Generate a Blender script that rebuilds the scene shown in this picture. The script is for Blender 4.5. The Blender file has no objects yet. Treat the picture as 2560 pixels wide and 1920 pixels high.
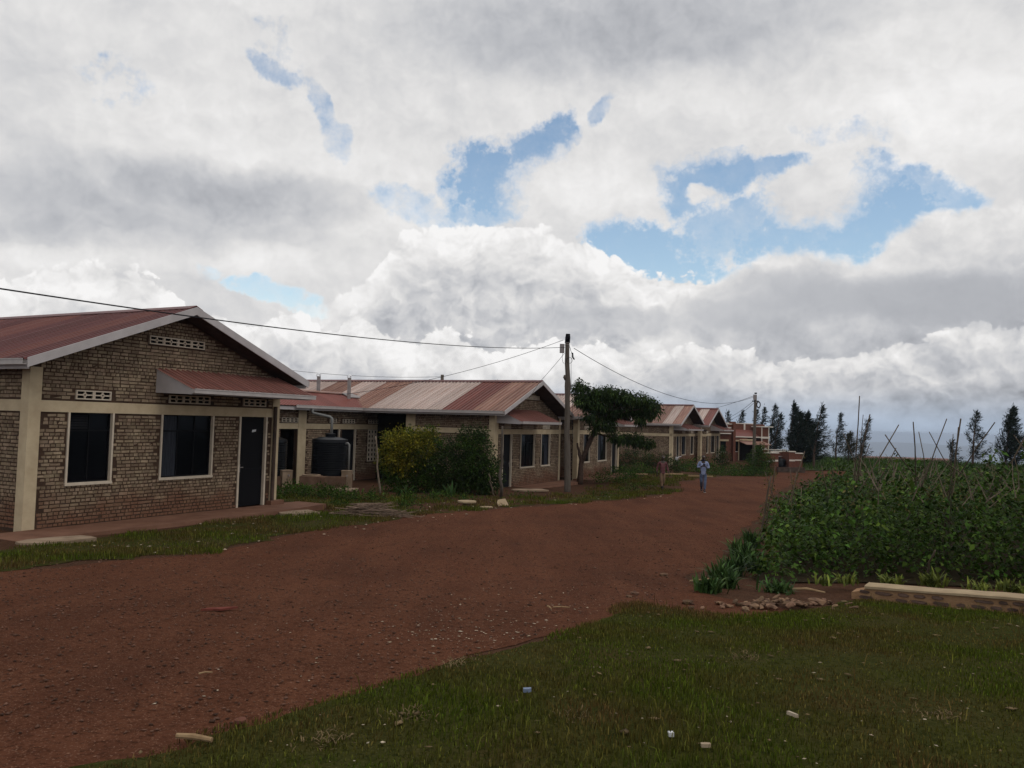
import bpy, math
# ---------------------------------------------------------------- camera / world / sun
sc = bpy.context.scene
COL = sc.collection
PITCH = math.atan(95 / 2000.0)
ROLL = 0.028
cam_d = bpy.data.cameras.new('camera')
cam = bpy.data.objects.new('camera', cam_d)
COL.objects.link(cam)
sc.camera = cam
from mathutils import Vector, Matrix, Euler
_F = Vector((0, math.cos(PITCH), math.sin(PITCH)))
_U0 = Vector((0, -math.sin(PITCH), math.cos(PITCH)))
_X = Vector((1, 0, 0))
_R = math.cos(ROLL) * _X + math.sin(ROLL) * _U0
_U = -math.sin(ROLL) * _X + math.cos(ROLL) * _U0
cam.matrix_world = Matrix(((_R.x, _U.x, -_F.x, 0), (_R.y, _U.y, -_F.y, 0), (_R.z, _U.z, -_F.z, 1.6), (0, 0, 0, 1)))
cam_d.sensor_width = 36.0
cam_d.lens = 36.0 * 2000.0 / 2560.0
cam_d.clip_start = 0.1
cam_d.clip_end = 60000.0

sc.view_settings.view_transform = 'Standard'
sc.view_settings.look = 'None'
sc.view_settings.exposure = 0.0
sc.view_settings.gamma = 1.0
sc.view_settings.use_curve_mapping = False
sc.render.engine = 'CYCLES'
sc.cycles.max_bounces = 5
sc.cycles.diffuse_bounces = 3
sc.cycles.glossy_bounces = 2
sc.cycles.transmission_bounces = 2
sc.cycles.volume_bounces = 1
sc.cycles.transparent_max_bounces = 8
sc.cycles.use_denoising = True

SUN_EL = math.radians(58)
SUN_ROT = math.radians(125)      # behind the right shoulder


class Ex:
    """tiny expression helper that builds math nodes"""
    def __init__(self, nt, out):
        self.nt, self.o = nt, out

    def _m(self, op, *a, clamp=False):
        n = self.nt.nodes.new('ShaderNodeMath')
        n.operation = op
        n.use_clamp = clamp
        for i, v in enumerate((self,) + a):
            if isinstance(v, Ex):
                self.nt.links.new(v.o, n.inputs[i])
            else:
                n.inputs[i].default_value = float(v)
        return Ex(self.nt, n.outputs[0])

    def __add__(s, b): return s._m('ADD', b)
    __radd__ = __add__
    def __sub__(s, b): return s._m('SUBTRACT', b)
    def __rsub__(s, b): return (s * -1.0) + b
    def __mul__(s, b): return s._m('MULTIPLY', b)
    __rmul__ = __mul__
    def __truediv__(s, b): return s._m('DIVIDE', b)
    def mx(s, b): return s._m('MAXIMUM', b)
    def mn(s, b): return s._m('MINIMUM', b)
    def abs(s): return s._m('ABSOLUTE')
    def pow(s, b): return s._m('POWER', b)
    def exp(s): return s._m('EXPONENT')
    def clamp(s): return s._m('ADD', 0.0, clamp=True)

    def ss(s, a, b, lo=0.0, hi=1.0):
        n = s.nt.nodes.new('ShaderNodeMapRange')
        n.interpolation_type = 'SMOOTHSTEP'
        s.nt.links.new(s.o, n.inputs['Value'])
        for k, v in (('From Min', a), ('From Max', b), ('To Min', lo), ('To Max', hi)):
            n.inputs[k].default_value = v
        return Ex(s.nt, n.outputs['Result'])

    def lin(s, a, b, lo=0.0, hi=1.0):
        n = s.nt.nodes.new('ShaderNodeMapRange')
        s.nt.links.new(s.o, n.inputs['Value'])
        for k, v in (('From Min', a), ('From Max', b), ('To Min', lo), ('To Max', hi)):
            n.inputs[k].default_value = v
        return Ex(s.nt, n.outputs['Result'])


def build_world():
    w = bpy.data.worlds.new('World')
    sc.world = w
    w.use_nodes = True
    nt = w.node_tree
    nt.nodes.clear()
    N, L = nt.nodes.new, nt.links.new
    out = N('ShaderNodeOutputWorld')
    bg = N('ShaderNodeBackground')
    STR = 0.1
    bg.inputs['Strength'].default_value = STR
    L(bg.outputs[0], out.inputs['Surface'])
    sky = N('ShaderNodeTexSky')
    sky.sky_type = 'NISHITA'
    sky.sun_disc = False
    sky.sun_elevation = SUN_EL
    sky.sun_rotation = SUN_ROT
    sky.altitude = 1500.0
    sky.air_density = 1.3
    sky.dust_density = 0.6
    sky.ozone_density = 1.5
    tc = N('ShaderNodeTexCoord')
    sp = N('ShaderNodeSeparateXYZ')
    L(tc.outputs['Generated'], sp.inputs[0])
    X, Y, Z = (Ex(nt, sp.outputs[i]) for i in range(3))
    az = X._m('ARCTAN2', Y) * (180 / math.pi)
    el = Z._m('ARCSINE') * (180 / math.pi)

    def vec(x, y, z=0.0):
        c = N('ShaderNodeCombineXYZ')
        for i, v in enumerate((x, y, z)):
            if isinstance(v, Ex):
                L(v.o, c.inputs[i])
            else:
                c.inputs[i].default_value = v
        return c.outputs[0]

    def noise(v, scale, detail=4.0, rough=0.55, dist=0.0, want='Fac'):
        n = N('ShaderNodeTexNoise')
        n.noise_dimensions = '3D'
        L(v, n.inputs['Vector'])
        n.inputs['Scale'].default_value = scale
        n.inputs['Detail'].default_value = detail
        n.inputs['Roughness'].default_value = rough
        n.inputs['Distortion'].default_value = dist
        return Ex(nt, n.outputs[want])

    def voro(v, scale, smooth=0.35):
        n = N('ShaderNodeTexVoronoi')
        n.voronoi_dimensions = '2D'
        n.feature = 'SMOOTH_F1'
        n.inputs['Smoothness'].default_value = smooth
        n.inputs['Scale'].default_value = scale
        L(v, n.inputs['Vector'])
        return Ex(nt, n.outputs['Distance'])

    # angular coordinates in degrees, gently warped so that no edge is an ideal curve
    p0 = vec(az, el, 1.7)
    wx = noise(p0, 0.16, 5.0, 0.6) - 0.5
    wy = noise(vec(az, el, 41.0), 0.16, 5.0, 0.6) - 0.5
    a1 = az + wx * 5.0
    e1 = el + wy * 4.0

    def blob(ca, ce, ra, re, rot=0.0, src=(a1, e1)):
        """soft ellipse, 1 in the middle, 0 at the rim and negative outside"""
        c, s_ = math.cos(math.radians(rot)), math.sin(math.radians(rot))
        dx, dy = src[0] - ca, src[1] - ce
        u = (dx * c + dy * s_) / ra
        v = (dy * c - dx * s_) / re
        return 1.0 - (u * u + v * v)

    # ---- upper sheet: brightness
    fine = noise(p0, 0.22, 6.0, 0.55)
    big = noise(vec(az * 0.8, el * 1.6, 7.0), 0.055, 3.0, 0.5)
    wisp = noise(p0, 0.75, 6.0, 0.62)
    tiny = noise(p0, 2.2, 4.0, 0.6)
    fine_up = noise(vec(az + 0.5, el + 1.0, 1.7), 0.22, 6.0, 0.55)
    puff = fine - fine_up
    lum = 0.715 + puff * 0.20 + (big - 0.5) * 0.34 + (fine - 0.5) * 0.13
    for ca, ce, ra, re, rot, g in BRIGHT:
        lum = lum + blob(ca, ce, ra, re, rot).mx(0.0) * g
    ab = a1 + (wisp - 0.5) * 1.5
    eb = (e1 + (fine - 0.5) * 2.0) * 1.25

    def billow(a, e):
        q = vec(a, e)
        return 1.0 - (voro(q, 0.22) * 0.46 + voro(q, 0.6) * 0.32 + voro(q, 1.5) * 0.22) * 1.25
    bill = billow(ab, eb)
    relief = bill - billow(ab + 0.55, eb + 1.1)

    lum = lum + relief * 0.10
    # ---- holes of blue
    hole = None
    for h in HOLES:
        b = (blob(*h[:5]) * 1.1 + (fine - 0.5) * 2.3 + (wisp - 0.5) * 2.8 + (tiny - 0.5) * 0.9).ss(-0.55, 0.62) * ((wisp - 0.5) * (2.4 * (1.0 - h[5]) + 0.25) + h[5]).clamp()
        hole = b if hole is None else hole.mx(b)
    outside = noise(p0, 0.045, 4.0, 0.55)
    far = ((az.abs() - 38.0) / 10.0).mx((el - 36.0) / 8.0).clamp()
    hole = hole.mx((outside + (fine - 0.5) * 0.25).ss(0.54, 0.68) * far)
    alpha = 1.0 - hole
    for b in PUFFS:
        pb = blob(*b) + (fine - 0.5) * 2.2 + (wisp - 0.5) * 1.6
        alpha = alpha.mx(pb.ss(-0.35, 0.65, 0.0, 1.0))
    edge_lit = alpha.ss(0.3, 0.98, 0.10, 0.0)
    lum = lum + edge_lit

    # ---- cumulus banks with billowed tops
    pv = vec(a1 * 1.0, e1 * 1.25)
    def curve(points):
        n = N('ShaderNodeFloatCurve')
        m = n.mapping

        c = m.curves[0]
        pts = [((a + 45.0) / 90.0, e / 40.0) for a, e in points]
        c.points[0].location = pts[0]
        c.points[1].location = pts[-1]
        for p in pts[1:-1]:
            c.points.new(*p)
        m.update()
        nn = (az + 45.0) / 90.0
        L(nn.o, n.inputs['Value'])
        n.inputs['Factor'].default_value = 1.0
        return Ex(nt, n.outputs[0]) * 40.0

    res_l, res_a = lum, alpha
    tint = None
    for b in BANKS:
        top = curve(b['top']) + (bill - 0.55) * b['bump'] + (fine - 0.5) * b['rag']
        d = top - el
        a = d.ss(0.0, b['soft'])
        if 'amask' in b:
            lo0, lo1, hi0, hi1 = b['amask']
            a = a * az.ss(lo0, lo1) * az.ss(hi0, hi1, 1.0, 0.0)
        shade = d.ss(0.0, b['fall'])
        l = b['lit'] + shade * (b['dark'] - b['lit']) + relief * b['rel'] + puff * 0.45 + (fine - 0.5) * 0.14 - az.ss(b.get('dim', (80, 90))[0], b.get('dim', (80, 90))[1]) * 0.15 + (big - 0.5) * 0.12
        res_l = res_l + (l - res_l) * a
        res_a = res_a + (1.0 - res_a) * a
    # ---- grey smear decks in front of the banks
    for ca, ce, ra, re, rot, g, val in DECKS:
        m = (blob(ca, ce, ra, re, rot) + (fine - 0.5) * 0.9).ss(0.0, 0.9) * g
        res_l = res_l + (val - res_l) * m
        res_a = res_a + (1.0 - res_a) * m
    # ---- pale veil towards the horizon
    veil = el.ss(0.2, 3.2, 1.0, 0.0)
    streak = noise(vec(az * 0.25, el * 1.5, 3.0), 0.35, 4.0, 0.5)
    res_a = res_a + (1.0 - res_a) * veil
    res_l = res_l + ((0.47 + (streak - 0.5) * 0.22) - res_l) * veil * 0.85
    res_l = res_l.mx(0.2).mn(0.93)
    # colour of cloud: grey parts cooler, near-horizon bluer
    cr = N('ShaderNodeMix'); cr.data_type = 'RGBA'
    warm = N('ShaderNodeMix'); warm.data_type = 'RGBA'
    L(res_l.ss(0.38, 0.8).o, warm.inputs[0])
    warm.inputs[6].default_value = (0.955, 0.985, 1.06, 1)
    warm.inputs[7].default_value = (1.0, 0.99, 0.985, 1)
    L((veil * 0.95).o, cr.inputs[0])
    L(warm.outputs[2], cr.inputs[6])
    cr.inputs[7].default_value = (0.80, 0.96, 1.20, 1)
    mul = N('ShaderNodeVectorMath'); mul.operation = 'SCALE'
    L(cr.outputs[2], mul.inputs[0])
    L((res_l / STR).o, mul.inputs['Scale'])
    skc = N('ShaderNodeVectorMath'); skc.operation = 'MULTIPLY'
    L(sky.outputs[0], skc.inputs[0])
    skc.inputs[1].default_value = SKYGAIN
    fin = N('ShaderNodeMix'); fin.data_type = 'RGBA'
    L(res_a.o, fin.inputs[0])
    L(skc.outputs[0], fin.inputs[6])
    L(mul.outputs[0], fin.inputs[7])
    L(fin.outputs[2], bg.inputs['Color'])
    w.cycles.sampling_method = 'MANUAL'
    w.cycles.sample_map_resolution = 512


SKYGAIN = (1.55, 1.48, 1.36)
HOLES = [
    (-17.52, 22.77, 1.58, 0.72, -25, 0.62),
    (-16.96, 24.1, 1.79, 1.07, -60, 0.2),
    (-14.28, 20.6, 1.86, 0.64, -60, 0.42),
    (-13.18, 18.8, 1.29, 0.86, -50, 0.42),
    (-1.96, 17.09, 2.86, 2.86, 0, 1.0),
    (1.49, 19.55, 2.86, 1.43, 25, 0.95),
    (6.07, 21.51, 1.22, 0.64, 60, 0.6),
    (-2.23, 15.04, 2.51, 1.43, 0, 0.8),
    (-3.63, 16.71, 1.43, 1.43, 0, 0.7),
    (13.88, 17.43, 3.58, 1.43, 0, 0.95),
    (17.15, 17.55, 2.69, 0.93, 0, 0.9),
    (12.31, 16.33, 2.15, 1.79, 0, 0.9),
    (10.13, 12.0, 5.01, 1.97, -12, 1.0),
    (14.89, 13.48, 3.94, 2.15, 10, 0.85),
    (19.48, 12.98, 6.45, 1.97, 5, 0.95),
    (23.53, 13.64, 4.66, 2.86, 15, 1.0),
    (26.01, 15.17, 4.3, 1.5, -8, 0.85),
    (23.79, 16.23, 1.61, 1.43, 0, 0.8),
    (11.12, 10.88, 5.73, 1.0, -8, 1.0),
    (7.17, 12.97, 2.15, 0.9, -20, 0.8),
    (-7.23, 15.12, 3.22, 1.07, 0, 0.42),
    (-16.26, 8.18, 3.04, 0.72, -8, 0.75),
    (-21.11, 9.2, 1.07, 0.64, 0, 0.3),
    (22.34, 19.22, 3.22, 0.79, -12, 0.18),
    (-26.72, 20.42, 1.79, 1.43, 0, 0.06),
]
PUFFS = [
    (4.92, 16.91, 6.62, 2.86, 10),
    (20.63, 15.46, 4.12, 2.22, 10),
    (9.34, 18.85, 5.73, 1.29, 0),
    (13.27, 16.15, 1.07, 0.93, 0),
]
BRIGHT = [
    (-28.19, 12.66, 18.62, 3.76, 5, -0.165),
    (-18.07, 14.83, 9.31, 2.15, 0, -0.14),
    (7.49, 26.98, 20.05, 4.66, 0, -0.215),
    (-25.99, 22.17, 17.9, 4.3, 0, 0.0),
    (-8.9, 15.64, 7.16, 5.01, 0, 0.05),
    (-21.52, 18.23, 12.53, 3.22, 0, 0.09),
    (5.95, 22.19, 15.04, 2.86, 0, 0.08),
    (5.08, 17.06, 6.45, 2.51, 0, 0.08),
    (28.65, 19.55, 12.53, 6.09, 0, 0.14),
    (20.24, 24.15, 7.16, 4.3, 0, -0.03),
    (-21.15, 10.26, 11.82, 1.61, 0, 0.12),
    (-30.58, 9.21, 5.73, 1.07, 0, 0.12),
]
BANKS = [
    {'top': [(-45.0, 8.37), (-13.46, 8.37), (-10.32, 9.84), (-8.94, 12.17), (-7.18, 13.54), (-5.2, 13.9), (-2.55, 14.39), (-0.86, 14.13), (0.81, 14.18), (2.83, 13.67), (4.85, 13.12), (7.19, 12.08), (8.85, 11.11), (10.8, 10.79), (14.0, 10.37), (18.92, 9.01), (45.0, 9.01)], 'bump': 1.7, 'rag': 0.9, 'soft': 0.3, 'fall': 5.0, 'lit': 0.88, 'dark': 0.6, 'rel': 0.36, 'amask': (-19.0, -8.0, 40.0, 44.0)},
    {'top': [(-45.0, 5.83), (6.34, 5.83), (10.86, 7.83), (12.75, 9.43), (14.62, 10.73), (16.46, 11.81), (18.28, 12.43), (20.07, 12.5), (21.25, 11.84), (23.26, 11.52), (24.65, 12.09), (25.2, 12.93), (26.29, 13.57), (27.35, 14.13), (28.92, 14.26), (30.69, 13.99), (32.68, 14.31), (45.0, 21.0)], 'bump': 1.3, 'rag': 1.0, 'soft': 0.8, 'fall': 7.5, 'lit': 0.76, 'dark': 0.52, 'rel': 0.18, 'amask': (3.0, 8.5, 60.0, 70.0)},
    {'top': [(-45.0, 8.08), (-32.95, 8.08), (-30.07, 8.99), (-26.72, 9.67), (-23.94, 8.78), (-20.13, 6.97), (-17.72, 6.51), (-16.23, 7.49), (-14.99, 7.38), (-13.71, 6.59), (-12.75, 6.32), (-11.52, 7.52), (-10.23, 7.43), (-8.56, 6.2), (-6.92, 6.04), (-5.63, 6.88), (-3.95, 6.16), (-1.61, 5.37), (0.39, 5.3), (2.03, 6.2), (3.68, 6.57), (5.02, 5.94), (6.99, 6.17), (8.64, 5.6), (10.9, 5.72), (13.44, 6.06), (16.55, 5.27), (20.44, 4.96), (24.69, 5.84), (27.38, 6.61), (29.44, 6.89), (32.67, 7.04), (45.0, 7.04)], 'bump': 2.1, 'rag': 0.9, 'soft': 0.3, 'fall': 5.5, 'lit': 0.88, 'dark': 0.6, 'rel': 0.4, 'dim': (4.0, 12.0)},
]
DECKS = [
    (26.04, 8.48, 15.04, 2.15, -6, 0.8, 0.44),
    (15.9, 7.81, 6.09, 1.43, -15, 0.6, 0.47),
    (7.95, 7.49, 8.95, 1.43, 0, 0.5, 0.5),
    (-12.68, 4.55, 14.32, 0.72, 0, 0.0, 0.5),
]


build_world()

sun_d = bpy.data.lights.new('sun', 'SUN')
sun_d.energy = 0.6
sun_d.angle = math.radians(20)
sun_d.color = (1.0, 0.95, 0.88)
sun = bpy.data.objects.new('sun', sun_d)
COL.objects.link(sun)
# azimuth SUN_ROT clockwise from +Y
sun.rotation_euler = Euler((math.pi / 2 - SUN_EL, 0, math.pi - SUN_ROT), 'XYZ')

# ---------------------------------------------------------------- helpers
import bmesh, random
import numpy as np
rnd = random.Random(7)


def sst(a, b, x):
    t = min(1.0, max(0.0, (x - a) / (b - a)))
    return t * t * (3 - 2 * t)


def clip(v, a, b):
    return max(a, min(b, v))


def hash2(i, j, k=0):
    n = (i * 374761393 + j * 668265263 + k * 2147483647 + 12345) & 0xffffffff
    n = ((n ^ (n >> 13)) * 1274126177) & 0xffffffff
    return ((n ^ (n >> 16)) & 0xffff) / 65535.0


def vnoise(x, y, k=0):
    i, j = math.floor(x), math.floor(y)
    fx, fy = x - i, y - j
    fx, fy = fx * fx * (3 - 2 * fx), fy * fy * (3 - 2 * fy)
    a, b = hash2(i, j, k), hash2(i + 1, j, k)
    c, d = hash2(i, j + 1, k), hash2(i + 1, j + 1, k)
    return (a + (b - a) * fx) * (1 - fy) + (c + (d - c) * fx) * fy - 0.5


def fbm(x, y, k=0, o=3):
    return sum(vnoise(x * 2 ** i, y * 2 ** i, k + i) / 2 ** i for i in range(o))


def vfbm(X, Y, s, k=0, o=3):
    def h(i, j, q):
        n = (i * 374761393 + j * 668265263 + q * 2147483647 + 12345) & 0xffffffff
        n = ((n ^ (n >> 13)) * 1274126177) & 0xffffffff
        return ((n ^ (n >> 16)) & 0xffff) / 65535.0
    out = 0
    for a in range(o):
        x, y = np.asarray(X) * s * 2 ** a, np.asarray(Y) * s * 2 ** a
        i, j = np.floor(x).astype(np.int64), np.floor(y).astype(np.int64)
        fx, fy = x - i, y - j
        fx, fy = fx * fx * (3 - 2 * fx), fy * fy * (3 - 2 * fy)
        v = (h(i, j, k + a) * (1 - fx) + h(i + 1, j, k + a) * fx) * (1 - fy) + (h(i, j + 1, k + a) * (1 - fx) + h(i + 1, j + 1, k + a) * fx) * fy
        out = out + (v - .5) / 2 ** a
    return out


def ground_z(x, y):
    z = -0.86 * sst(1, 17, y) - 0.025 * clip(y - 16, 0, 21) - 0.0085 * clip(y - 37, 0, 38)
    q = (x + 9.851) * .887 - (y - 16.36) * .462
    z -= 0.12 * sst(0, 5, x) * sst(14, 32, y)
    z -= 0.55 * sst(48, 72, y) * sst(-1.5, 2.5, q)
    z -= 0.08 * math.exp(-((x + 8.6) ** 2 + (y - 16.6) ** 2) / 9.0)
    r = math.hypot(x - 12, y - 45)
    d = max(0.0, r - 80)
    z -= 300 * sst(0, 1500, d) + 0.05 * min(d, 200)
    return z


def mat(name, col, rough=0.85, spec=0.06, col2=None, scale=3.0, bump=0.0, bscale=40.0, rand=None, rvar=0.3,
        detail=5.0, metallic=0.0, streak=None, contrast=(0.35, 0.65), hue=0.0, trans=None, mud=None, rib_shade=None):
    m = bpy.data.materials.new(name)
    m.use_nodes = True
    nt = m.node_tree
    bs = nt.nodes['Principled BSDF']
    bs.inputs['Roughness'].default_value = rough
    bs.inputs['Specular IOR Level'].default_value = spec
    bs.inputs['Metallic'].default_value = metallic
    N, L = nt.nodes.new, nt.links.new
    geo = N('ShaderNodeNewGeometry')
    pos = geo.outputs['Position']
    if streak:
        mp = N('ShaderNodeMapping')
        tc = N('ShaderNodeTexCoord')
        L(tc.outputs['Object'], mp.inputs[0])
        mp.inputs['Scale'].default_value = streak
        pos = mp.outputs[0]
    c = None
    if col2 is not None:
        n = N('ShaderNodeTexNoise')
        n.inputs['Scale'].default_value = scale
        n.inputs['Detail'].default_value = detail
        n.inputs['Roughness'].default_value = 0.6
        L(pos, n.inputs['Vector'])
        mr = N('ShaderNodeMapRange')
        mr.inputs[1].default_value, mr.inputs[2].default_value = contrast
        L(n.outputs['Fac'], mr.inputs[0])
        mx = N('ShaderNodeMix'); mx.data_type = 'RGBA'
        mx.inputs[6].default_value = (*col, 1)
        mx.inputs[7].default_value = (*col2, 1)
        L(mr.outputs[0], mx.inputs[0])
        c = mx.outputs[2]
    if rand:
        if rand == 'object':
            oi = N('ShaderNodeObjectInfo'); r = oi.outputs['Random']
        else:
            r = geo.outputs['Random Per Island']
        hs = N('ShaderNodeHueSaturation')
        e = Ex(nt, r)
        v = e * (2 * rvar) + (1 - rvar)
        if trans:                             # a few leaves turn their pale backs
            v = v + e.pow(14.0) * 1.5
        L(v.o, hs.inputs['Value'])
        if hue:
            wn = N('ShaderNodeTexWhiteNoise'); wn.noise_dimensions = '1D'
            L(r, wn.inputs['W'])
            m2 = N('ShaderNodeMapRange')
            m2.inputs[3].default_value, m2.inputs[4].default_value = 0.5 - hue, 0.5 + hue
            L(wn.outputs[0], m2.inputs[0])
            L(m2.outputs[0], hs.inputs['Hue'])
        if c is None:
            hs.inputs['Color'].default_value = (*col, 1)
        else:
            L(c, hs.inputs['Color'])
        c = hs.outputs[0]
    if mud is not None:                       # red soil splashed up the foot of the wall
        sx = N('ShaderNodeSeparateXYZ')
        L(geo.outputs['Position'], sx.inputs[0])
        n = N('ShaderNodeTexNoise'); n.inputs['Scale'].default_value = 1.6; n.inputs['Detail'].default_value = 4
        L(geo.outputs['Position'], n.inputs['Vector'])
        z = Ex(nt, sx.outputs[2]) - mud - (Ex(nt, n.outputs['Fac']) - .5) * 1.3
        mx = N('ShaderNodeMix'); mx.data_type = 'RGBA'
        L(z.ss(.05, .85, .88, .0).o, mx.inputs[0])
        L(c, mx.inputs[6])
        mx.inputs[7].default_value = (.17, .078, .048, 1)
        c = mx.outputs[2]
    if rib_shade:                              # dark stripe beside every rib, painted in for its shading
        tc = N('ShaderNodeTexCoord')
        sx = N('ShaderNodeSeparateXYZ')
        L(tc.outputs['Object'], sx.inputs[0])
        y = (Ex(nt, sx.outputs[1]) / rib_shade)._m('FRACT') - .62
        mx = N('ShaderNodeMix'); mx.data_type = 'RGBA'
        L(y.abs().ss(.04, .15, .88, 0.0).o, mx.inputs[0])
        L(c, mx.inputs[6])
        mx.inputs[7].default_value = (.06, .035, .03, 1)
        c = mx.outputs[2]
    if c is None:
        bs.inputs['Base Color'].default_value = (*col, 1)
    else:
        L(c, bs.inputs['Base Color'])
    if bump:
        n = N('ShaderNodeTexNoise')
        n.inputs['Scale'].default_value = bscale
        n.inputs['Detail'].default_value = 5.0
        L(geo.outputs['Position'], n.inputs['Vector'])
        b = N('ShaderNodeBump')
        b.inputs['Strength'].default_value = bump
        b.inputs['Distance'].default_value = 0.02
        L(n.outputs['Fac'], b.inputs['Height'])
        L(b.outputs[0], bs.inputs['Normal'])
    if trans:
        tr = N('ShaderNodeBsdfTranslucent')
        if c is not None:
            L(c, tr.inputs['Color'])
        else:
            tr.inputs['Color'].default_value = (*col, 1)
        ms = N('ShaderNodeMixShader')
        ms.inputs[0].default_value = trans
        L(bs.outputs[0], ms.inputs[1])
        L(tr.outputs[0], ms.inputs[2])
        L(ms.outputs[0], nt.nodes['Material Output'].inputs['Surface'])
    return m


def tag(o, label=None, cat=None, group=None, kind=None):
    if label: o['label'] = label
    if cat: o['category'] = cat
    if group: o['group'] = group
    if kind: o['kind'] = kind
    return o


def empty(name, loc=(0, 0, 0), rz=0.0):
    o = bpy.data.objects.new(name, None)
    o.empty_display_size = 0.2
    COL.objects.link(o)
    o.location = loc
    o.rotation_euler = (0, 0, rz)
    return o


class MB:
    """collects shapes, then links them as one mesh object"""
    def __init__(s):
        s.v, s.f = [], []

    def add(s, vs, fs):
        k = len(s.v)
        s.v.extend(tuple(p) for p in vs)
        s.f.extend(tuple(i + k for i in f) for f in fs)

    def box(s, x0, x1, y0, y1, z0, z1, M=None):
        vs = [Vector((x, y, z)) for z in (z0, z1) for x, y in ((x0, y0), (x1, y0), (x1, y1), (x0, y1))]
        if M is not None:
            vs = [M @ v for v in vs]
        s.add(vs, [(3, 2, 1, 0), (4, 5, 6, 7), (0, 1, 5, 4), (1, 2, 6, 5), (2, 3, 7, 6), (3, 0, 4, 7)])

    def prism(s, poly, a, b, axis='y'):
        """poly of 2D points extruded from a to b along the axis"""
        n = len(poly)
        P = (lambda p, t: (p[0], t, p[1])) if axis == 'y' else ((lambda p, t: (t, p[0], p[1])) if axis == 'x' else (lambda p, t: (p[0], p[1], t)))
        vs = [P(p, a) for p in poly] + [P(p, b) for p in poly]
        fs = [tuple(range(n)), tuple(range(2 * n - 1, n - 1, -1))]
        fs += [(i, i + n, (i + 1) % n + n, (i + 1) % n) for i in range(n)]
        s.add(vs, fs)

    def tube(s, pts, rad, n=6, cap=True):
        pts = [Vector(p) for p in pts]
        if not hasattr(rad, '__len__'):
            rad = [rad] * len(pts)
        vs = []
        ref = None
        for i, p in enumerate(pts):
            d = (pts[min(i + 1, len(pts) - 1)] - pts[max(i - 1, 0)])
            d = d.normalized() if d.length > 1e-9 else Vector((0, 0, 1))
            if ref is None:
                ref = Vector((1, 0, 0)) if abs(d.x) < 0.9 else Vector((0, 1, 0))
            a = (ref - d * ref.dot(d)).normalized()
            b = d.cross(a)
            ref = a
            for k in range(n):
                t = 2 * math.pi * k / n
                vs.append(p + (a * math.cos(t) + b * math.sin(t)) * rad[i])
        fs = []
        for i in range(len(pts) - 1):
            for k in range(n):
                fs.append((i * n + k, i * n + (k + 1) % n, (i + 1) * n + (k + 1) % n, (i + 1) * n + k))
        if cap:
            fs.append(tuple(range(n - 1, -1, -1)))
            m = (len(pts) - 1) * n
            fs.append(tuple(m + k for k in range(n)))
        s.add(vs, fs)

    def lathe(s, prof, n=20, cx=0, cy=0):
        vs = [(cx + r * math.cos(2 * math.pi * k / n), cy + r * math.sin(2 * math.pi * k / n), z) for r, z in prof for k in range(n)]
        fs = [(i * n + k, i * n + (k + 1) % n, (i + 1) * n + (k + 1) % n, (i + 1) * n + k) for i in range(len(prof) - 1) for k in range(n)]
        s.add(vs, fs)

    def mesh(s, name, m, smooth=False):
        me = bpy.data.meshes.new(name)
        me.from_pydata(s.v, [], s.f)
        if m is not None:
            me.materials.append(m)
        if smooth:
            me.polygons.foreach_set('use_smooth', [True] * len(me.polygons))
        me.update()
        return me

    def build(s, name, m, parent=None, smooth=False, loc=None):
        o = bpy.data.objects.new(name, s.mesh(name, m, smooth))
        COL.objects.link(o)
        if parent is not None:
            o.parent = parent
        if loc is not None:
            o.location = loc
        return o


def obj(name, me, parent=None, M=None):
    o = bpy.data.objects.new(name, me)
    COL.objects.link(o)
    if parent is not None:
        o.parent = parent
    if M is not None:
        o.matrix_local = M
    return o


def np_mesh(name, verts, faces, m, parent=None, smooth=False):
    """verts (n,3) array and faces (k,3|4) array to an object"""
    me = bpy.data.meshes.new(name)
    k = faces.shape[1]
    me.vertices.add(len(verts))
    me.vertices.foreach_set('co', np.asarray(verts, np.float32).ravel())
    me.loops.add(faces.size)
    me.loops.foreach_set('vertex_index', np.asarray(faces, np.int32).ravel())
    me.polygons.add(len(faces))
    me.polygons.foreach_set('loop_start', np.arange(0, faces.size, k, dtype=np.int32))
    me.polygons.foreach_set('loop_total', np.full(len(faces), k, np.int32))
    if smooth:
        me.polygons.foreach_set('use_smooth', np.ones(len(faces), bool))
    me.materials.append(m)
    me.update(calc_edges=True)
    o = bpy.data.objects.new(name, me)
    COL.objects.link(o)
    if parent is not None:
        o.parent = parent
    return o


def copy_tree(o, parent=None):
    c = o.copy()
    COL.objects.link(c)
    if parent is not None:
        c.parent = parent
    for ch in list(o.children):
        copy_tree(ch, c)
    return c


# ---------------------------------------------------------------- materials
M = {}
M['mortar'] = mat('mortar', (.080, .049, .033), col2=(.055, .034, .024), scale=2.5, bump=.5, bscale=55)
M['brick'] = mat('brick', (.305, .232, .155), col2=(.195, .138, .093), scale=4, rand='object', rvar=.28, hue=.008, bump=.6, bscale=45, mud=-.88)
M['brick_near'] = mat('brick_near', (.305, .232, .155), col2=(.195, .138, .093), scale=4, rand='island', rvar=.28, hue=.008, bump=.6, bscale=45, mud=-.88)
M['brick_many'] = mat('brick_many', (.30, .228, .155), col2=(.19, .132, .09), scale=2, rand='island', rvar=.28, hue=.008, bump=.6, bscale=45, mud=-1.42)
M['cream'] = mat('cream_paint', (.56, .455, .30), col2=(.46, .36, .235), scale=3, bump=.15, bscale=60, rough=.8)
M['trim'] = mat('pale_trim', (.62, .53, .42), col2=(.52, .44, .34), scale=6, rough=.7)
M['fascia'] = mat('fascia_paint', (.50, .46, .45), col2=(.42, .385, .375), scale=2.5, rough=.6)
M['gutter'] = mat('gutter_metal', (.47, .43, .41), col2=(.40, .36, .34), scale=4, rough=.55)
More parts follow.
